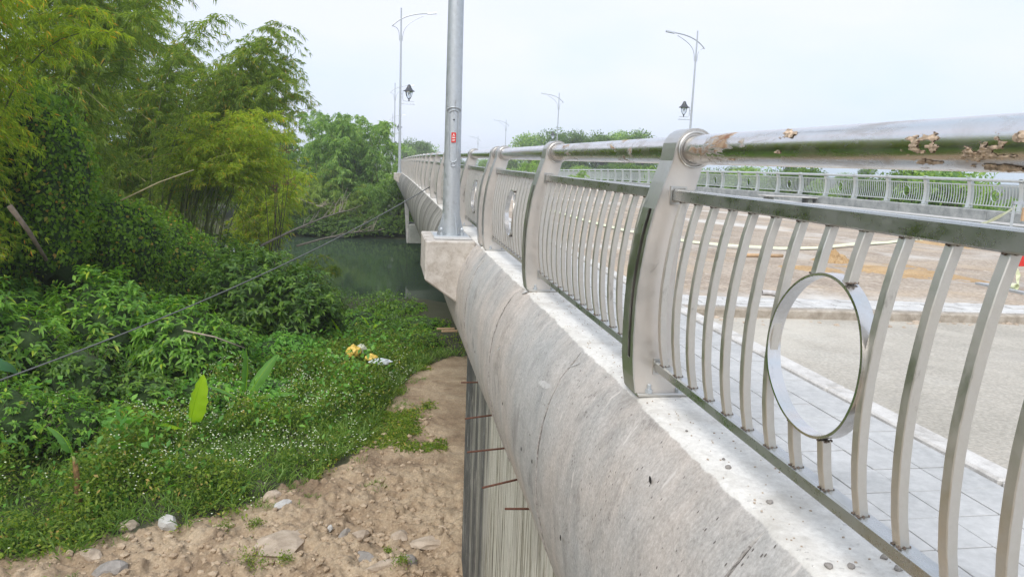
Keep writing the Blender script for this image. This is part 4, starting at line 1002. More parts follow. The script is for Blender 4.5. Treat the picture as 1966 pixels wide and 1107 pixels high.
# low grass on the upper part of the dirt track, thicker towards the weeds
def track(x, y): return rng.random(len(x)) < ss(11.2, 17.5, y+1.2*(.9-x)*.6)*.8
x_ = None
def grass_track():
    n = 7000; x = rng.uniform(-1.2, 1.0, n); y = rng.uniform(12.2, 21, n); nn = fbm(np.stack([x, y, x*0], -1), .9, 3)
    k = rng.random(n) < ss(.50, .64, nn+.20*ss(13.5, 18, y)-.16*ss(.2, .9, x)*(1-ss(16,18,y)))
    x, y = x[k], y[k]; q = 8; n = len(x); X = np.repeat(x, q)+rng.normal(0, .05, n*q); Y = np.repeat(y, q)+rng.normal(0, .05, n*q)
    D = rand_unit(n*q)*np.array([1,1,.3])+np.array([0,0,.8]); Ln = rng.uniform(.05,.14, n*q)
    V, Fc = leaves(np.stack([X, Y, T(X, Y)+.01], -1)-np.array([0,16,-5]), D, Ln, Ln*.16+.006, None, .1, .3)
    tag(obj('track_grass', mesh('track_grass', V, Fc, M['weed']), None, (0,16,-5)), 'patchy low grass on the upper dirt track under the bridge edge', 'grass', None, 'stuff')
grass_track()
def flowers():
    x, y, d = region(8500, -6.5, 1.2, 8.7, 17.5); P = np.stack([x, y, x*0], -1); cl = fbm(P, 1.3, 3); c2 = fbm(P+5, .7, 2); k = rng.random(len(x)) < np.clip((c2-.47)*9, .03, 1)
    x, y, d, cl = x[k], y[k], d[k], cl[k]; n = len(x)
    c3 = fbm(P+20, .55, 2)[k]; z = T(x, y)+.74*(.22+.78*ss(0,1.3,d))*(.10+1.5*cl**1.3)*(.45+1.1*c3)*rng.uniform(.75,1.10,n)+.02; C_ = np.stack([x, y, z], -1)-np.array([-3,12,-5]); r = rng.uniform(.008,.017,n)[:,None]
    off = np.array([[1,0,0],[0,1,0],[-1,0,0],[0,-1,0],[0,0,.6]])
    V = (C_[:,None,:]+off[None]*r[:,None,:]).reshape(-1,3); b = np.arange(n)[:,None]*5
    Fc = np.concatenate([b+np.array(t) for t in ([0,1,4],[1,2,4],[2,3,4],[3,0,4])], 0)
    tag(obj('flowers', mesh('flowers', V, Fc, M['petal']), None, (-3,12,-5)), 'tiny white flower heads sprinkled over the weeds', 'flowers', None, 'stuff')
flowers()

# ---------------------------------------------------------------- banana plants
def bleaf(L, w, az, el, bend, wave=.03, seg=16, curl=.25, tear=0.0):
    V = []; Fc = []; p = np.array([0,0,0.0]); d = np.array([math.cos(az)*math.cos(el), math.sin(az)*math.cos(el), math.sin(el)]); sdir = np.array([-math.sin(az), math.cos(az), 0])
    for i in range(seg+1):
        t = i/seg; wd = w*.5*(math.sin(math.pi*min(1, (t*.93+.07))**.75)**.6 if t < .999 else .02)*(1 if t > .06 else .3)
        n = np.cross(sdir, d); n /= np.linalg.norm(n); 
        for q, s in enumerate((-1, -.5, 0, .5, 1)):
            e = math.sin(i*1.7+q)*wave*abs(s)+ (rnd.uniform(-1,1)*tear*abs(s))
            V.append(tuple(p+sdir*s*wd*(1-.1*abs(s))+n*(abs(s)**1.3*wd*curl+e*wd*2)))
        e2 = el-bend*t**1.3; d = np.array([math.cos(az)*math.cos(e2), math.sin(az)*math.cos(e2), math.sin(e2)]); p = p+d*L/seg
    for i in range(seg):
        for q in range(4): a = i*5+q; Fc.append((a, a+1, a+6, a+5))
    # raised midrib as its own strip in the same leaf
    return V, Fc
def rotleaf(V, ax):
    return V
def banana(origin, leafs, label, stem_h, stem_r, mat, smat='banana_stem', stem_top=None):
    root = empty('banana_plant', origin, label, 'banana plant', 'young banana plants in the weeds')
    top = stem_top or (0, 0, stem_h)
    obj('stem', Mb().tube([(0,0,-.1),(top[0]*.4, top[1]*.4, stem_h*.5),(top[0], top[1], stem_h)], [stem_r*1.3, stem_r, stem_r*.6], 10).done('stem', M[smat], smooth=True), root)
    for (L, w, az, el, bend, roll) in leafs:
        V, Fc = bleaf(L, w, 0, el, bend, .035, curl=.35, tear=.02)
        V = np.array(V); R = np.array(Matrix.Rotation(roll, 3, Vector((math.cos(el), 0, math.sin(el))))); V = V@R.T; Rz = np.array(Matrix.Rotation(az, 3, 'Z')); V = V@Rz.T
        pet = Mb(); b0 = Vector(top)
        d = Vector((math.cos(az)*math.cos(el), math.sin(az)*math.cos(el), math.sin(el)))
        pl = .22*L; V = V+np.array(b0+d*pl)
        pet.tube([tuple(b0-Vector((0,0,.05))), tuple(b0+d*pl*.5), tuple(b0+d*pl*1.05)], [stem_r*.5, stem_r*.35, .010], 6)
        lf = obj('leaf', mesh('leaf', V, Fc, M[mat], True), root); obj('petiole', pet.done('petiole', M['banana_stem'], smooth=True), lf)
        me = Mb(); path = [tuple(V[i*5+2]) for i in range(0, 17, 2)]; me.tube(path, [.008-.0008*i for i in range(9)], 5); obj('midrib', me.done('midrib', M['banana'], smooth=True), lf)
    return root
def gp(px, py):                                        # point of the real ground seen at a pixel
    r = ray(px, py); z = -5.0
    for _ in range(30): p = r*(z/r.z); z = .5*z+.5*T1(p.x, p.y)
    return p
b1 = atZ(364, 862, -4.95); b1.z = T1(b1.x, b1.y)
h = math.pi/2
banana(b1, [(.84,.46,-.25,1.36,.25,h*.72),(.62,.18,2.9,.35,.7,.2)], 'young banana plant with one upright glowing yellow-green leaf above the weeds', .35, .035, 'banana')
b2 = atZ(470, 815, -4.9); b2.z = T1(b2.x, b2.y)
banana(b2, [(.85,.24,.35,1.0,.5,.9),(.8,.24,1.2,1.3,.3,h),(.8,.22,-.1,.35,.6,.2),(.7,.2,2.9,.5,.5,.3),(.6,.2,-.6,.1,.6,.1)], 'banana plant with several spreading green leaves right of the glowing leaf', .55, .035, 'banana_pale')
b3 = atZ(664, 690, -5.0); b3.z = T1(b3.x, b3.y)
banana(b3, [(.62,.2,2.6,1.15,.5,.9),(.45,.14,.3,.7,1.0,.2)], 'small banana plant beside the yellow rubbish bags', .4, .03, 'banana')
b4 = atZ(588, 690, -5.0); b4.z = T1(b4.x, b4.y)
banana(b4, [(.55,.26,1.0,1.35,.3,h*.9)], 'single-leaf banana sprout in front of the pale creeper patch', .35, .022, 'banana_pale')
b5 = atZ(155, 985, -5.0); b5.z = T1(b5.x, b5.y)
banana(b5, [(.55,.22,2.4,.95,.9,.6),(.3,.12,2.7,1.35,.2,.9)], 'cut-back banana plant with brown dry trunk and a folded green leaf, lower left', .78, .05, 'banana_pale', 'banana_dry', (-.03,0,.78))
b6 = atY(-175, 830, 8.8)
banana((b6.x, b6.y, T1(b6.x, b6.y)), [(1.3,.45,.05,1.0,2.7,.7),(1.4,.45,-1.6,1.2,1.5,.4)], 'dark blue-green banana leaf poking in from the left edge', 2.0, .07, 'banana_dark')
bs = atZ(712, 660, -5.0); banana((bs.x, bs.y, T1(bs.x, bs.y)), [(.45,.13,2.5,1.2,.9,.5),(.35,.1,.2,1.0,1.0,.4)], 'tiny banana sprout behind the rubbish bags at the bushes', .35, .02, 'banana')

# ---------------------------------------------------------------- rubbish, rocks, wood, cable, dead branches
def crumple(name, px, py, r, mat, label, sq, z=None, seed=1):
    c = atZ(px, py, -4.42 if z is None else z); bm = bmesh.new(); bmesh.ops.create_icosphere(bm, subdivisions=3, radius=1)
    V = np.array([v.co[:] for v in bm.verts]); Fc = [tuple(v.index for v in f.verts) for f in bm.faces]; bm.free()
    k = .6+.8*fbm(V+seed*5, 2.2, 4)+.25*np.abs(fbm(V-seed, 5, 2)-.5); V = V*k[:,None]*np.array(sq)*r
    o = obj(name, mesh(name, V, Fc, mat, False), None, c); tag(o, label, 'rubbish bag', 'rubbish bags dumped in the weeds')
crumple('rubbish_bag', 679, 675, .17, M['bag_yellow'], 'crumpled yellow bag at the foot of the small banana plant', (1,.8,.9), seed=1)
crumple('rubbish_bag', 694, 671, .14, M['bag_pale'], 'pale dusty bag leaning on the yellow one', (.9,.8,.9), seed=2)
crumple('rubbish_bag', 713, 687, .13, M['bag_yellow'], 'smaller orange-yellow bag lying apart to the right', (1.1,.8,.7), seed=3)
crumple('rubbish_bag', 730, 694, .15, M['bag_white'], 'flat white and bluish plastic bag nearest the dirt track', (1.5,.9,.45), seed=4)
def rock(px, py, r, sq, mat, label, sub=2, seed=None, tilt=(0,0,0)):
    p = gp(px, py); V, Fc = rockV(r, seed or px, sq, sub); o = obj('rock', mesh('rock', V, Fc, M[mat]), None, (p.x, p.y, p.z+r*sq[2]*.35), tilt)
    tag(o, label, 'rock', 'rocks on the dirt')
rock(535, 1050, .36, (1.25,.75,.22), 'rock', 'large flat sandy slab of rock on the dirt, front centre')
rock(688, 1030, .15, (1.3,.7,.55), 'rock', 'brown chunk with a dark undercut side in the middle of the rubble', tilt=(.3,.1,.4))
rock(662, 1030, .11, (.5,.5,1.1), 'rock_grey', 'thin dark stone standing on edge beside the brown chunk', tilt=(.2,.5,.1))
rock(692, 1068, .16, (1.5,.6,.3), 'rock_grey', 'flat dark splinter of stone lying below the brown chunk', tilt=(0,-.2,.3))
rock(175, 1068, .12, (1.2,.9,.6), 'rock', 'rounded tan stone at the foot of the weeds, lower left')
rock(320, 1008, .13, (1.2,.8,.8), 'conc', 'white-grey broken stone against the weeds, left of the slab')
rock(245, 1015, .12, (1,.9,.6), 'rock', 'tan boulder at the corner of the weeds, left')
rock(212, 1098, .15, (1.1,.9,.7), 'rock_grey', 'grey stone at the bottom edge, left')
rock(822, 1045, .15, (1.5,.8,.4), 'rock', 'flat tan rock in the rubble close to the wall')
rock(786, 1080, .11, (1,.9,.8), 'rock_grey', 'round grey stone in the rubble close to the wall')
rock(748, 1092, .20, (1.5,.35,.3), 'rock', 'long narrow rock at the bottom edge near the wall')
rock(632, 1018, .07, (.5,.5,1.1), 'conc', 'small pale stone standing up left of the brown chunk', tilt=(.3,.3,0))
rock(522, 958, .12, (1.1,.8,.6), 'rock', 'tan stone tucked under the edge of the weeds, centre')
rock(770, 1030, .12, (1.0,.8,.6), 'rock', 'tan lump between the brown chunk and the wall')
rock(545, 975, .10, (1.4,.8,.5), 'conc', 'pale flat stone below the edge of the grass')
rb = Mb()
for k in range(4800):
    x = rnd.uniform(-4.2, .9); y = rnd.uniform(8.1, 14.5)
    if y > edge_y(x)+.1: continue
    if rnd.random() > (.35+.65*max(0, 1-(y-8.2)/3.2)) : continue
    r = .010+.05*rnd.random()**4; V, Fc = rockV(r, k, (1.1,.9,.7)); V += np.array([x, y, 0]); V[:,2] += T1(x, y)+(-.02 if r > .03 else .0)
    rb.add(V+np.array([1.5,-10,5]), Fc)
zz = rb.done('rubble', M['clod']); 
# seat the small stones on the modelled ground
from mathutils.bvhtree import BVHTree
gbv = BVHTree.FromObject(ground, bpy.context.evaluated_depsgraph_get())
co = np.array([v.co[:] for v in zz.vertices]); per = 12
for i in range(0, len(co), per):
    c = co[i:i+per].mean(0)+np.array([-1.5,10,-5]); hit = gbv.ray_cast(Vector((c[0], c[1], 5)), Vector((0,0,-1)))[0]
    if hit: co[i:i+per, 2] += hit.z-c[2]+.004
zz.vertices.foreach_set('co', co.astype(np.float32).ravel()); zz.update()
o = obj('rubble', zz, None, (-1.5,10,-5)); tag(o, 'loose pebbles and lumps of dry earth strewn over the dirt', 'rubble', kind='stuff')
for o in [q for q in S.objects if q.name.startswith('rock') and q.type == 'MESH']:
    hit = gbv.ray_cast(Vector((o.location.x, o.location.y, 5)), Vector((0,0,-1)))[0]
    if hit: o.location.z = hit.z+.01
for (px, py, L_, a_, lb) in ((855,652,.5,.05,'short sawn plank lying under the bridge'),(862,655,.45,.12,'second sawn plank lying against the first under the bridge')):
    p = gp(px, py); o = obj('plank', Mb().box(-L_/2, L_/2, -.05, .05, 0, .04).done('plank', M['wood'], bevel=.004), None, (p.x, p.y-.1*(px == 862), p.z+.30), (0,0,a_)); tag(o, lb, 'plank', 'planks under the bridge')
# weed tufts on the dirt
for (px, py, s, lb) in ((480,1085,1.2,'green weed tuft rooted in the dirt in front of the slab'),(546,1078,.6,'little weed at the right end of the slab'),(770,1100,.6,'faint weed at the bottom edge near the wall'),(430,1020,.7,'small weed between slab and weeds'),(490,1010,.6,'tiny weed above the slab'),(745,1065,.35,'single sprig among the stones')):
    p = gp(px, py); n = int(260*s); x = rng.normal(0, .09*s, n); y = rng.normal(0, .09*s, n); z = np.abs(rng.normal(0, .07*s, n))
    V, Fc = leaves(np.stack([x, y, z], -1), rand_unit(n)+np.array([0,0,.5]), .05*rng.uniform(.5,1.2,n), .014, None, .1, .2)
    hit = gbv.ray_cast(Vector((p.x, p.y, 5)), Vector((0,0,-1)))[0]; tag(obj('weed_tuft', mesh('weed_tuft', V, Fc, M['weed']), None, (p.x, p.y, hit.z)), lb, 'weed', 'weed tufts on the bare dirt')
# cable from the left up to the railing
rE = ray(828, 357); P1 = rE*(.84/rE.x); P0 = atY(-120, 772, 8.5); C_ = []
for i in range(33):
    t = i/32; p = P0.lerp(P1, t); p.z -= .22*4*t*(1-t); C_.append(tuple(p))
o = obj('cable', mesh('cable', *(lambda q: (np.array(q.v)-np.array(P0), q.f))(Mb().tube(C_, .010, 7)), M['cable'], True), None, P0); tag(o, 'thin grey cable strung diagonally from the left edge up to the railing', 'cable')
def deadbranch(pts, r, label, twigs, seed):
    R = random.Random(seed); P = [Vector(p) for p in pts]; q = Mb(); q.tube(P, [r*(1-.75*i/(len(P)-1)) for i in range(len(P))], 6)
    root = obj('dead_branch', q.done('dead_branch', M['deadwood'], smooth=True)); tw = Mb()
    for k in range(twigs):
        t = .35+.65*R.random(); f = t*(len(P)-1); i = min(len(P)-2, int(f)); p = P[i].lerp(P[i+1], f-i); d = (P[-1]-P[0]).normalized()+Vector((R.uniform(-.5,.5), R.uniform(-.6,.6), R.uniform(-.2,1.1)))
        L_ = R.uniform(.3,.95); p2 = p+d*L_*.5; p3 = p2+(d+Vector((R.uniform(-.4,.4), 0, R.uniform(-.3,.4))))*L_*.5; tw.tube([p, p2, p3], [r*.35, r*.25, .006], 4)
        for j in range(2): tw.tube([p2, p2+Vector((R.uniform(-.5,.5), R.uniform(-.3,.3), R.uniform(-.2,.5)))*L_*.6], [r*.18, .005], 3)
    obj('twigs', tw.done('twigs', M['deadwood']), root); tag(root, label, 'branch', 'dead branches over the water')
deadbranch([atY(x, y, Y) for x, y, Y in ((500,472,28),(560,443,30),(620,418,32),(662,404,33.5))], .05, 'bare dead branch slanting up over the river, upper of the two', 16, 3)
deadbranch([atY(x, y, Y) for x, y, Y in ((570,472,29),(620,458,31),(670,447,33),(730,442,35))], .045, 'bare dead branch lying low over the water, lower of the two', 14, 5)
deadbranch([atY(x, y, Y) for x, y, Y in ((490,376,45),(530,380,45),(580,384,45),(618,398,45))], .05, 'bare dead branches tangled below the far bamboo', 16, 8)
def pole_thing(p0, p1, r, mat, name, label, cat):
    p0, p1 = Vector(p0), Vector(p1); q = Mb().tube([Vector(), (p1-p0)*.5+Vector((0,0,.05)), p1-p0], [r, r*.85, r*.6], 8); tag(obj(name, q.done(name, M[mat], smooth=True), None, p0), label, cat)
pole_thing(atY(232, 385, 18.2), atY(372, 326, 19.5), .02, 'culm_dry', 'bamboo_pole', 'broken yellow bamboo pole sticking out below the leaning bamboo', 'bamboo pole')
pole_thing(atY(18, 395, 13.0), atY(90, 500, 13.3), .045, 'bark', 'dead_log', 'pale bare log sloping down at the far left under the bamboo', 'log')
pole_thing(atY(352, 634, 14.2), atY(470, 668, 14.4), .018, 'deadwood', 'dead_stick', 'bare stick lying on the shrubs behind the cable', 'stick')
# leafless reddish sapling against the sky
o0 = Vector((-4.35, 29.5, T1(-4.35, 29.5))); q = Mb(); lp = []; R = random.Random(4)
for k in range(7):
    pth = [Vector((R.uniform(-.2,.2), R.uniform(-.2,.2), 0))]
    for j in range(6): pth.append(pth[-1]+Vector((R.uniform(-.15,.30), R.uniform(-.2,.2), R.uniform(1.15,1.5))))
    q.tube(pth, [.02-.0028*j for j in range(7)], 5)
    for j in range(4, 7):
        for m in range(5):
            d = Vector((R.uniform(-1,1), R.uniform(-1,1), R.uniform(-.2,.6))); e = pth[j]+d*R.uniform(.3,.9); q.tube([pth[j], e], [.008,.004], 3); lp += [tuple(pth[j].lerp(e, R.random())) for _ in range(7)]
lp = np.array(lp); V, Fc = leaves(lp, rand_unit(len(lp))-np.array([0,0,.4]), .11, .03)
plant('dry_sapling', o0, 'nearly leafless reddish sapling against the sky right of the leaning bamboo', 'sapling', [('stems', q.done('stems', M['bark'])), ('leaves', mesh('leaves', V, Fc, M['deadleaf']))])

# ---------------------------------------------------------------- trees: shared kits for the far bank, the right side and the left hinterland
def tree_kit(H, R_, leafL, nblob, per, mat, seed, trunk_h=.35):
    st = rng.integers(1<<30); Rr = random.Random(seed); tr = Mb(); tr.tube([(0,0,-.3),(.1,.05,H*trunk_h*.6),(.0,.1,H*trunk_h),(-.1,0,H*.7)], [.22*H/9,.17*H/9,.14*H/9,.05], 8); LP = []; LN = []
    for k in range(nblob):
        a = Rr.random()*6.28; t = Rr.random(); z = H*(trunk_h+(.92-trunk_h)*t); rad = R_*math.sqrt(max(.05, 1-((t-.4)/.65)**2))*Rr.uniform(.4,1); c = np.array([math.cos(a)*rad, math.sin(a)*rad, z]); br = R_*Rr.uniform(.26,.48)
        tr.tube([(0,.05,H*trunk_h*Rr.uniform(.8,1.4)), tuple(c*np.array([.5,.5,1])-np.array([0,0,.5])), tuple(c)], [.07*H/9,.05*H/9,.02], 5, False)
        U = rand_unit(per); k_ = (.55+.9*fbm(U+k*2.2, 2.0, 3))*rng.uniform(.55,1.05,per)
        LP.append(c+U*k_[:,None]*br*np.array([1.15,1.15,.8])); LN.append(U+np.array([0,0,.6]))
    LP = np.concatenate(LP); LN = np.concatenate(LN); n = len(LP)
    V, Fc = leaves(LP, rand_unit(n)-np.array([0,0,.3]), leafL*rng.uniform(.6,1.3,n), leafL*.55*rng.uniform(.7,1.2,n), LN+rand_unit(n)*.6, .15, .15)
    return [('trunk', tr.done('trunk', M['bark'], smooth=True)), ('crown', mesh('crown', V, Fc, mat))]
def bamboo_kit(n, H, reach, mat, leafL, spread=1.3, start=.2, **k):
    cs = [((rnd.gauss(0, spread*.5), rnd.gauss(0, spread*.5), -.2), rnd.random()*6.28, rnd.uniform(*H), rnd.uniform(*reach), rnd.uniform(.15,.35)) for _ in range(n)]
    tub, tw, V, Fc = bamboo(cs, leafL=leafL, leafW=leafL*.22, start=start, **k)
    return [('culms', tub.done('culms', M['culm'], smooth=True)), ('foliage', mesh('foliage', V, Fc, mat))]
BK = [bamboo_kit(15, (7.5,10.5), (1.2,3.2), M['farleaf'], .27, node=.42, brL=(1.5,.7), fans=7, per=6, sides=4, rad=.05),
      bamboo_kit(14, (5.5,8.0), (1.0,2.8), M['farleaf'], .27, node=.42, brL=(1.5,.7), fans=7, per=6, sides=4, rad=.05),
      bamboo_kit(14, (4.0,6.5), (1.2,3.0), M['farleaf2'], .25, node=.38, brL=(1.4,.7), fans=7, per=6, sides=4, rad=.04)]
TK = [tree_kit(10, 3.4, .36, 24, 230, M['tree'], 1), tree_kit(8, 3.0, .32, 22, 230, M['farleaf'], 2), tree_kit(11, 3.2, .38, 20, 230, M['tree'], 3, .45)]
def far_b(kit, x, y, s, label, group, name='bamboo_clump', cat='bamboo', z=None):
    plant(name, (x, y, (T1(x, y) if z is None else z)-.1), label, cat, kit, group, rnd.random()*6.28, s)
G1 = 'bamboo on the far bank'
spots = [(-14.5,63,0,.95,'far-bank bamboo, leftmost, behind the yellow tops'),(-11.2,62.5,1,1.0,'far-bank bamboo standing above the tangled dead branches'),(-8.6,65,0,0.93,'feathery far-bank bamboo left of the tallest plume'),
         (-6.8,62,2,1.07,'low warm green far-bank bamboo leaning over the water'),(-4.2,64,0,1.15,'tallest feathery bamboo plume on the far bank'),(-1.6,65,0,1.11,'far-bank bamboo with an arching top beside the distant lamps'),
         (-3.8,61.5,2,.75,'bright low bamboo at the water below the tallest plume'),(-1.2,61.8,1,.72,'dark-based low bamboo at the water left of the bridge pier'),(1.4,63,1,.85,'far-bank bamboo right behind the bridge lamps'),
         (-9.6,61,2,.7,'low bamboo drooping to the water at the far bank, left part')]
for x, y, k, s, lb in spots: far_b(BK[k], x, y, s, lb, G1)
for x, y, k, s in ((-18,63,0,1),(-22,62,1,1.1),(-27,64,0,1),(-6,69,1,1.1),(-12,70,0,.9),(4.5,62,1,.8),(8,61.5,2,.9),(11,63,1,.9),(14.5,62,1,.8)):
    far_b(BK[k], x, y, s, 'far-bank bamboo half hidden in the mass behind the front row or the bridge', G1)
for x, y in ((-6,60.3),(-3,60.2),(-.5,60.4),(2.5,60.2),(-9,60.5),(6,60.4),(10,60.3)):
    z = T1(x, y); shrub('bank_bush', (x, y, z), [((x, y, z+.7), (1.9, 1.0, 1.0))], M['tree'], 'dark overhanging bush along the far waterline', 'bush', .17, .07, 60, 6, 'bushes along the far waterline')
G2 = 'trees behind the far railing'
y = 23.5
for k in range(30):
    y += 2.3+.11*k; x = 22.8+rnd.uniform(0, 2); kit = TK[k % 3] if k % 4 else BK[1]; hs = (10,8,11)[k % 3] if k % 4 else 7.5
    top = rnd.uniform(.0, .9)+drop(y)*.7; s = (top+5.0)/hs
    nth = ('first','second','third','fourth','fifth','sixth','seventh','eighth','ninth','tenth')[k] if k < 10 else None
    lb = '%s behind the far railing, %s from the right edge of the picture' % ('feathery bamboo' if k % 4 == 0 else 'dark green tree', nth) if nth else 'dark green tree in the merging row behind the distant part of the far railing'
    far_b(kit, x, y, s, lb, G2, 'bamboo_clump' if k % 4 == 0 else 'tree', 'bamboo' if k % 4 == 0 else 'tree', -5.0)
for k in range(12):
    y = 20+k*9; far_b(TK[(k+1) % 3], 31+rnd.uniform(-2,3), y, (5.2+rnd.uniform(-.5,.4)+drop(y)*.6)/9.5, 'dark green tree in the second row behind the far railing', G2, 'tree', 'tree', -5.0)
G3 = 'round trees rising above the near handrail'
for (px, pt, Y, k, lb) in ((1022,252,150,1,'leftmost pale tree of the clump above the handrail'),(1062,241,150,0,'tree right behind the mid-distance street lamp'),(1100,247,146,2,'broad round tree right of the mid-distance street lamp'),(1125,262,150,1,'small tree top at the right end of the first clump'),
        (1160,246,140,0,'dark two-headed tree at the left of the second clump'),(1205,247,142,1,'widest round tree of the second clump'),(1239,246,142,2,'slim tree at the right end of the second clump'),(1180,258,146,1,'low tree between the two heads of the second clump'),
        (800,261,175,0,'lone dark tree beyond the bridge end behind the distant lamps'),(778,276,170,1,'small tree touching the distant lamp poles'),(985,285,160,0,'low dark tree seen between handrail and rail'),(820,275,178,1,'low tree right of the lone dark tree beyond the bridge')):
    p = atY(px, pt, Y); hs = (10,8,11)[k]; far_b(TK[k], p.x, Y, (p.z+6.5)/hs*(.98), lb, G3, 'tree', 'tree', -6.5)
for k in range(22):
    x = -30+k*7.5; y = 172+rnd.uniform(-6,12); far_b(TK[k % 3], x, y, rnd.uniform(.75,.98), 'dark tree in the distant row closing the view beyond the bridge', 'distant row of trees beyond the bridge', 'tree', 'tree', -6.5)
G4 = 'trees of the left hinterland'
for k in range(13):
    y = -26+k*5.6; far_b(BK[k % 2] if k % 3 else TK[0], -16.5+rnd.uniform(-2,1), y, rnd.uniform(.85,1.1), 'tree or bamboo of the thicket beyond the left bank shrubs', G4, 'tree', 'tree')
for k in range(9):
    y = -20+k*9; far_b(TK[k % 3], -25+rnd.uniform(-3,2), y, rnd.uniform(.9,1.2), 'tree or bamboo of the thicket beyond the left bank shrubs', G4, 'tree', 'tree')

# ---------------------------------------------------------------- things on the deck
def zdeck(x, y): return -1.0-.315*(x-2.108)/15.93+drop(y)
def dk(px, py):
    r = ray(px, py); z = -1.03
    for _ in range(6): p = r*(z/r.z); z = zdeck(p.x, p.y)
    return p
def heap(px, py, r, h, label, seed):
    p = dk(px, py); n = 64; V = []; Fc = []
    g = np.linspace(-1, 1, n); X, Y = np.meshgrid(g, g, indexing='ij'); rr = np.sqrt(X**2+Y**2); P = np.stack([X, Y, X*0+seed], -1)
    Zh = (np.maximum(0, (1-rr*(.8+.5*fbm(P, 1.5, 2))))**1.2*(.35+1.3*fbm(P, 4.5, 5))-.22*(fbm(P+9, 7, 4) < .47)*(rr > .25))*h-.010
    V = np.stack([X*r, Y*r*.8, Zh], -1).reshape(-1,3); I = (np.arange(n-1)[:,None]*n+np.arange(n-1)[None,:]).ravel()
    tag(obj('sand_pile', mesh('sand_pile', V, np.stack([I, I+n, I+n+1, I+1], -1), M['sand'], True), None, p), label, 'sand pile', 'sand heaps on the deck')
heap(1600, 502, .30, .16, 'small peaked heap of orange sand behind the near ring', 1)
heap(1690, 520, .85, .05, 'low spread of orange sand right of the peaked heap', 2); heap(1540, 515, .5, .04, 'thin spread of orange sand left of the peaked heap', 3)
heap(1840, 470, 1.5, .06, 'wide low spread of orange sand at the right side', 4)
def stick(px0, py0, px1, py1, r, mat, name, label, cat, sq=False):
    a, b = dk(px0, py0), dk(px1, py1); a.z += r; b.z += r
    q = Mb().tube([Vector(), b-a], r, 8); tag(obj(name, q.done(name, M[mat], smooth=not sq), None, a), label, cat)
stick(1430, 493, 1502, 494, .022, 'wood', 'wooden_stick', 'round wooden stick lying on the dusty deck', 'stick')
# short bent pipe
a = dk(1462, 566); q = Mb().tube([(0,0,.022),(.05,.0,.022),(.09,-.03,.022),(.10,-.09,.022)], .021, 14, False); tag(obj('pipe_piece', q.done('pipe_piece', M['plast'], smooth=True), None, a), 'short bent grey pipe piece on the paver strip', 'pipe')
# tape on the ground
pts = [dk(x, y) for x, y in ((1040,405),(1063,409),(1130,428),(1202,446),(1260,457),(1320,466),(1400,477),(1500,481),(1570,479),(1640,474),(1700,468),(1764,462))]
V = []; Fc = []
for i, p in enumerate(pts):
    t = (pts[min(i+1, len(pts)-1)]-pts[max(0, i-1)]).normalized(); s_ = Vector((-t.y, t.x, 0))*.035; z = .02+.03*math.sin(i*1.9)**2
    V += [tuple(p+s_+Vector((0,0,z+.012))-pts[0]), tuple(p-s_+Vector((0,0,z-.008))-pts[0])]
for i in range(len(pts)-1): Fc.append((2*i, 2*i+1, 2*i+3, 2*i+2))
e = pts[-1]-pts[0]; k = len(V); V += [tuple(e+Vector((.02,0,.05))), tuple(e+Vector((.06,-.06,.0))), tuple(e+Vector((-.02,-.07,0))), tuple(e+Vector((-.05,0,.04)))]; Fc.append((k, k+1, k+2, k+3))
me = mesh('barrier_tape', V, Fc, M['tape']); o = obj('barrier_tape', me, None, pts[0]); md = o.modifiers.new('t', 'SOLIDIFY'); md.thickness = .0015; tag(o, 'long pale yellow tape trailing across the dusty deck', 'tape')
# barrier at the right edge
bp = dk(1944, 556); bx, by, bz = bp
Lb = empty('barrier', (bx, by, bz), 'grey metal barrier with a red board at the right edge of the deck', 'barrier')
def BPt(n_, q, m_, par=Lb, **k): return obj(n_, q.done(n_, M[m_], **k), par)
pt = atY(1951, 392, by); hh = pt.z-bz; dx = pt.x-bx
BPt('post', Mb().tube([(dx-.02,0,0),(dx-.02,0,hh)], .018, 4), 'galv'); BPt('post', Mb().tube([(dx+.9,0,0),(dx+.9,0,hh)], .018, 4), 'galv')
BPt('foot', Mb().box(dx-.06,dx+.02,-.3,.3,.0,.025), 'galv'); BPt('foot', Mb().box(dx+.86,dx+.94,-.3,.3,0,.025), 'galv')
BPt('top_bar', Mb().box(dx-.04,dx+.94,-.02,.02,hh,hh+.03), 'galv')
rz = atY(1955, 488, by).z-bz; rz2 = atY(1955, 510, by).z-bz
BPt('board', Mb().box(dx+.0,dx+.9,-.045,-.025,rz2,rz), 'red', bevel=.003); BPt('board', Mb().box(dx+.05,dx+.9,-.045,-.025,hh-.16,hh-.03), 'wood')
# tape tied to the barrier: one run to the left, one hanging to a coil
def ribbon(name, pts, w, label, vert=True):
    V = []; Fc = []; P = [Vector(p) for p in pts]
    for i, p in enumerate(P):
        o_ = Vector((0,0,w/2)) if vert else Vector((w/2,0,0)); o_ = Matrix.Rotation(.5*math.sin(i*1.3), 3, 'X')@o_ if vert else Matrix.Rotation(.5*math.sin(i*1.3), 3, 'Z')@o_
        V += [tuple(p+o_-P[0]), tuple(p-o_-P[0])]
    for i in range(len(P)-1): Fc.append((2*i, 2*i+1, 2*i+3, 2*i+2))
    o = obj(name, mesh(name, V, Fc, M['tape']), None, P[0]); md = o.modifiers.new('t', 'SOLIDIFY'); md.thickness = .0015; tag(o, label, 'tape')
kn = Vector((bx+dx-.03, by-.02, bz+hh-.03)); lf = atY(1878, 432, by+.9)
ribbon('barrier_tape', [kn.lerp(lf, t)+Vector((0,0,-.02*math.sin(t*3.1))) for t in [i/8 for i in range(9)]], .035, 'pale yellow tape stretched from the barrier towards the left')
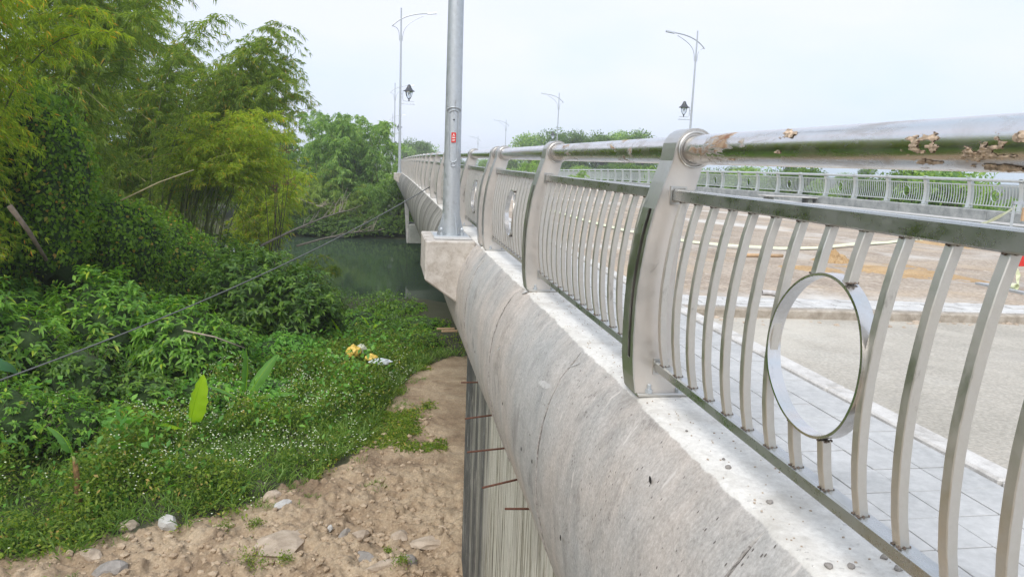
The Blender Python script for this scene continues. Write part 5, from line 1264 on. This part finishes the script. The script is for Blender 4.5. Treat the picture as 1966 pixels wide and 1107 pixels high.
cb = Vector((bx-.0, by-.06, bz)); ribbon('barrier_tape', [Vector((bx+dx-.0, by-.06, bz+rz+.02)).lerp(cb+Vector((.01,0,.05)), i/6)+Vector((.012*math.sin(i*2),0,0)) for i in range(7)], .04, 'pale yellow tape hanging down from the red board', False)
cq = [(.035*math.cos(t)*(1-.03*t), .0, .04+.035*math.sin(t)*(1-.03*t)) for t in [i*.45 for i in range(40)]]
ribbon('tape_roll', [cb+Vector(c)+Vector((-.04,.0,0))+Vector((0,.0,0)) for c in cq], .045, 'loose roll of yellow tape on the deck at the barrier foot', True)
for o in S.objects:
    if o.name.startswith('tape_roll'):
        V = np.array([v.co[:] for v in o.data.vertices]); c = V.reshape(-1,2,3).mean(1); V2 = V.reshape(-1,2,3).copy(); V2[:,0] = c+np.array([0,.022,0]); V2[:,1] = c-np.array([0,.022,0]); o.data.vertices.foreach_set('co', V2.reshape(-1).astype(np.float32)); o.data.update()
# blue tarp and flat board far across the deck
c = dk(1236, 353); V, Fc = rockV(1, 3, (1.6,1.0,.45), 3); tag(obj('tarp', mesh('tarp', V*.7, Fc, M['tarp']), None, c), 'crumpled blue tarp on the deck near the far railing', 'tarp')
c = dk(1512, 391); tag(obj('steel_sheet', Mb().box(-1.2,1.2,-.35,.35,0,.05).done('steel_sheet', M['conc'], bevel=.01), None, (c.x, c.y, c.z+.28), (0,.015,0)), 'flat grey sheet lying across the deck near the far kerb', 'sheet')
for sx, w_ in ((-1, 'left'), (1, 'right')): tag(obj('support_block', Mb().box(-.1,.1,-.25,.25,-.01,.262).done('support_block', M['conc_dark']), None, (c.x+sx*.9, c.y, c.z)), 'dark block under the %s end of the flat grey sheet' % w_, 'block')
# far pavement and kerb
fk = strip([(16.9,-1.3),(16.9,-1.13),(17.02,-1.12),(18.045,-1.12)], YF, FZ+.0, M['conc'], 'far_pavement'); o = obj('far_pavement', fk); tag(o, kind='structure')
fk2 = strip([(16.893,-1.35),(16.893,-1.115),(17.05,-1.115),(17.05,-1.3)], YF, FZ, M['conc_dark'], 'far_kerb', True); o = obj('far_kerb', fk2); tag(o, kind='structure')
# small stones and crumbs on the pale parapet top
PEB = ['dark pebble on the parapet top halfway between the near post and the bottom edge', 'pebble on the parapet right at the foot of the lower rail', 'left pebble of the pair at the bottom edge of the parapet', 'right pebble of the pair at the bottom edge of the parapet', 'flat pebble above and right of the pair on the parapet', 'pebble nearest the lower rail at the bottom edge', 'tiny crumb on the parapet closest to the near post', 'tiny crumb just above the dark pebble on the parapet']
for i, (px, py) in enumerate(((1398,898),(1478,965),(1590,1088),(1634,1089),(1697,1071),(1725,1093),(1318,828),(1389,882))):
    p = atZ(px, py, -.767); V, Fc = rockV(.0075 if i < 6 else .004, i+60, (1,1,.7), 2)
    tag(obj('pebble', mesh('pebble', V, Fc, M['rock_grey']), None, (p.x, p.y, -.764)), PEB[i], 'pebble', 'pebbles on the parapet')
q = Mb()
for k in range(260):
    V, Fc = rockV(.0012+.0022*rnd.random(), k, (1,1,.7)); y = rnd.uniform(.9, 5); V += np.array([.84+.17*rnd.random(), y, -.766]); q.add(V, Fc)
tag(obj('grit', q.done('grit', M['rock'])), 'fine grit scattered along the parapet top', 'grit', kind='stuff')

# ---------------------------------------------------------------- haze
HAZE = .0009
if HAZE:
    m = bpy.data.materials.new('haze'); m.use_nodes = True; n = m.node_tree.nodes; l = m.node_tree.links; n.remove(n['Principled BSDF'])
    v = n.new('ShaderNodeVolumePrincipled'); v.inputs['Color'].default_value = (.92,.96,1,1); v.inputs['Density'].default_value = HAZE; v.inputs['Anisotropy'].default_value = .2
    l.new(v.outputs[0], n['Material Output'].inputs['Volume'])
    hz = obj('haze', Mb().box(-705,705,-205,905,-14,12.5).done('haze', m)); tag(hz, kind='stuff')
# lift everything from lens-relative heights to the datum
for o in S.objects:
    if o.parent is None and o.type not in {'CAMERA', 'LIGHT'}: o.location.z += ZO
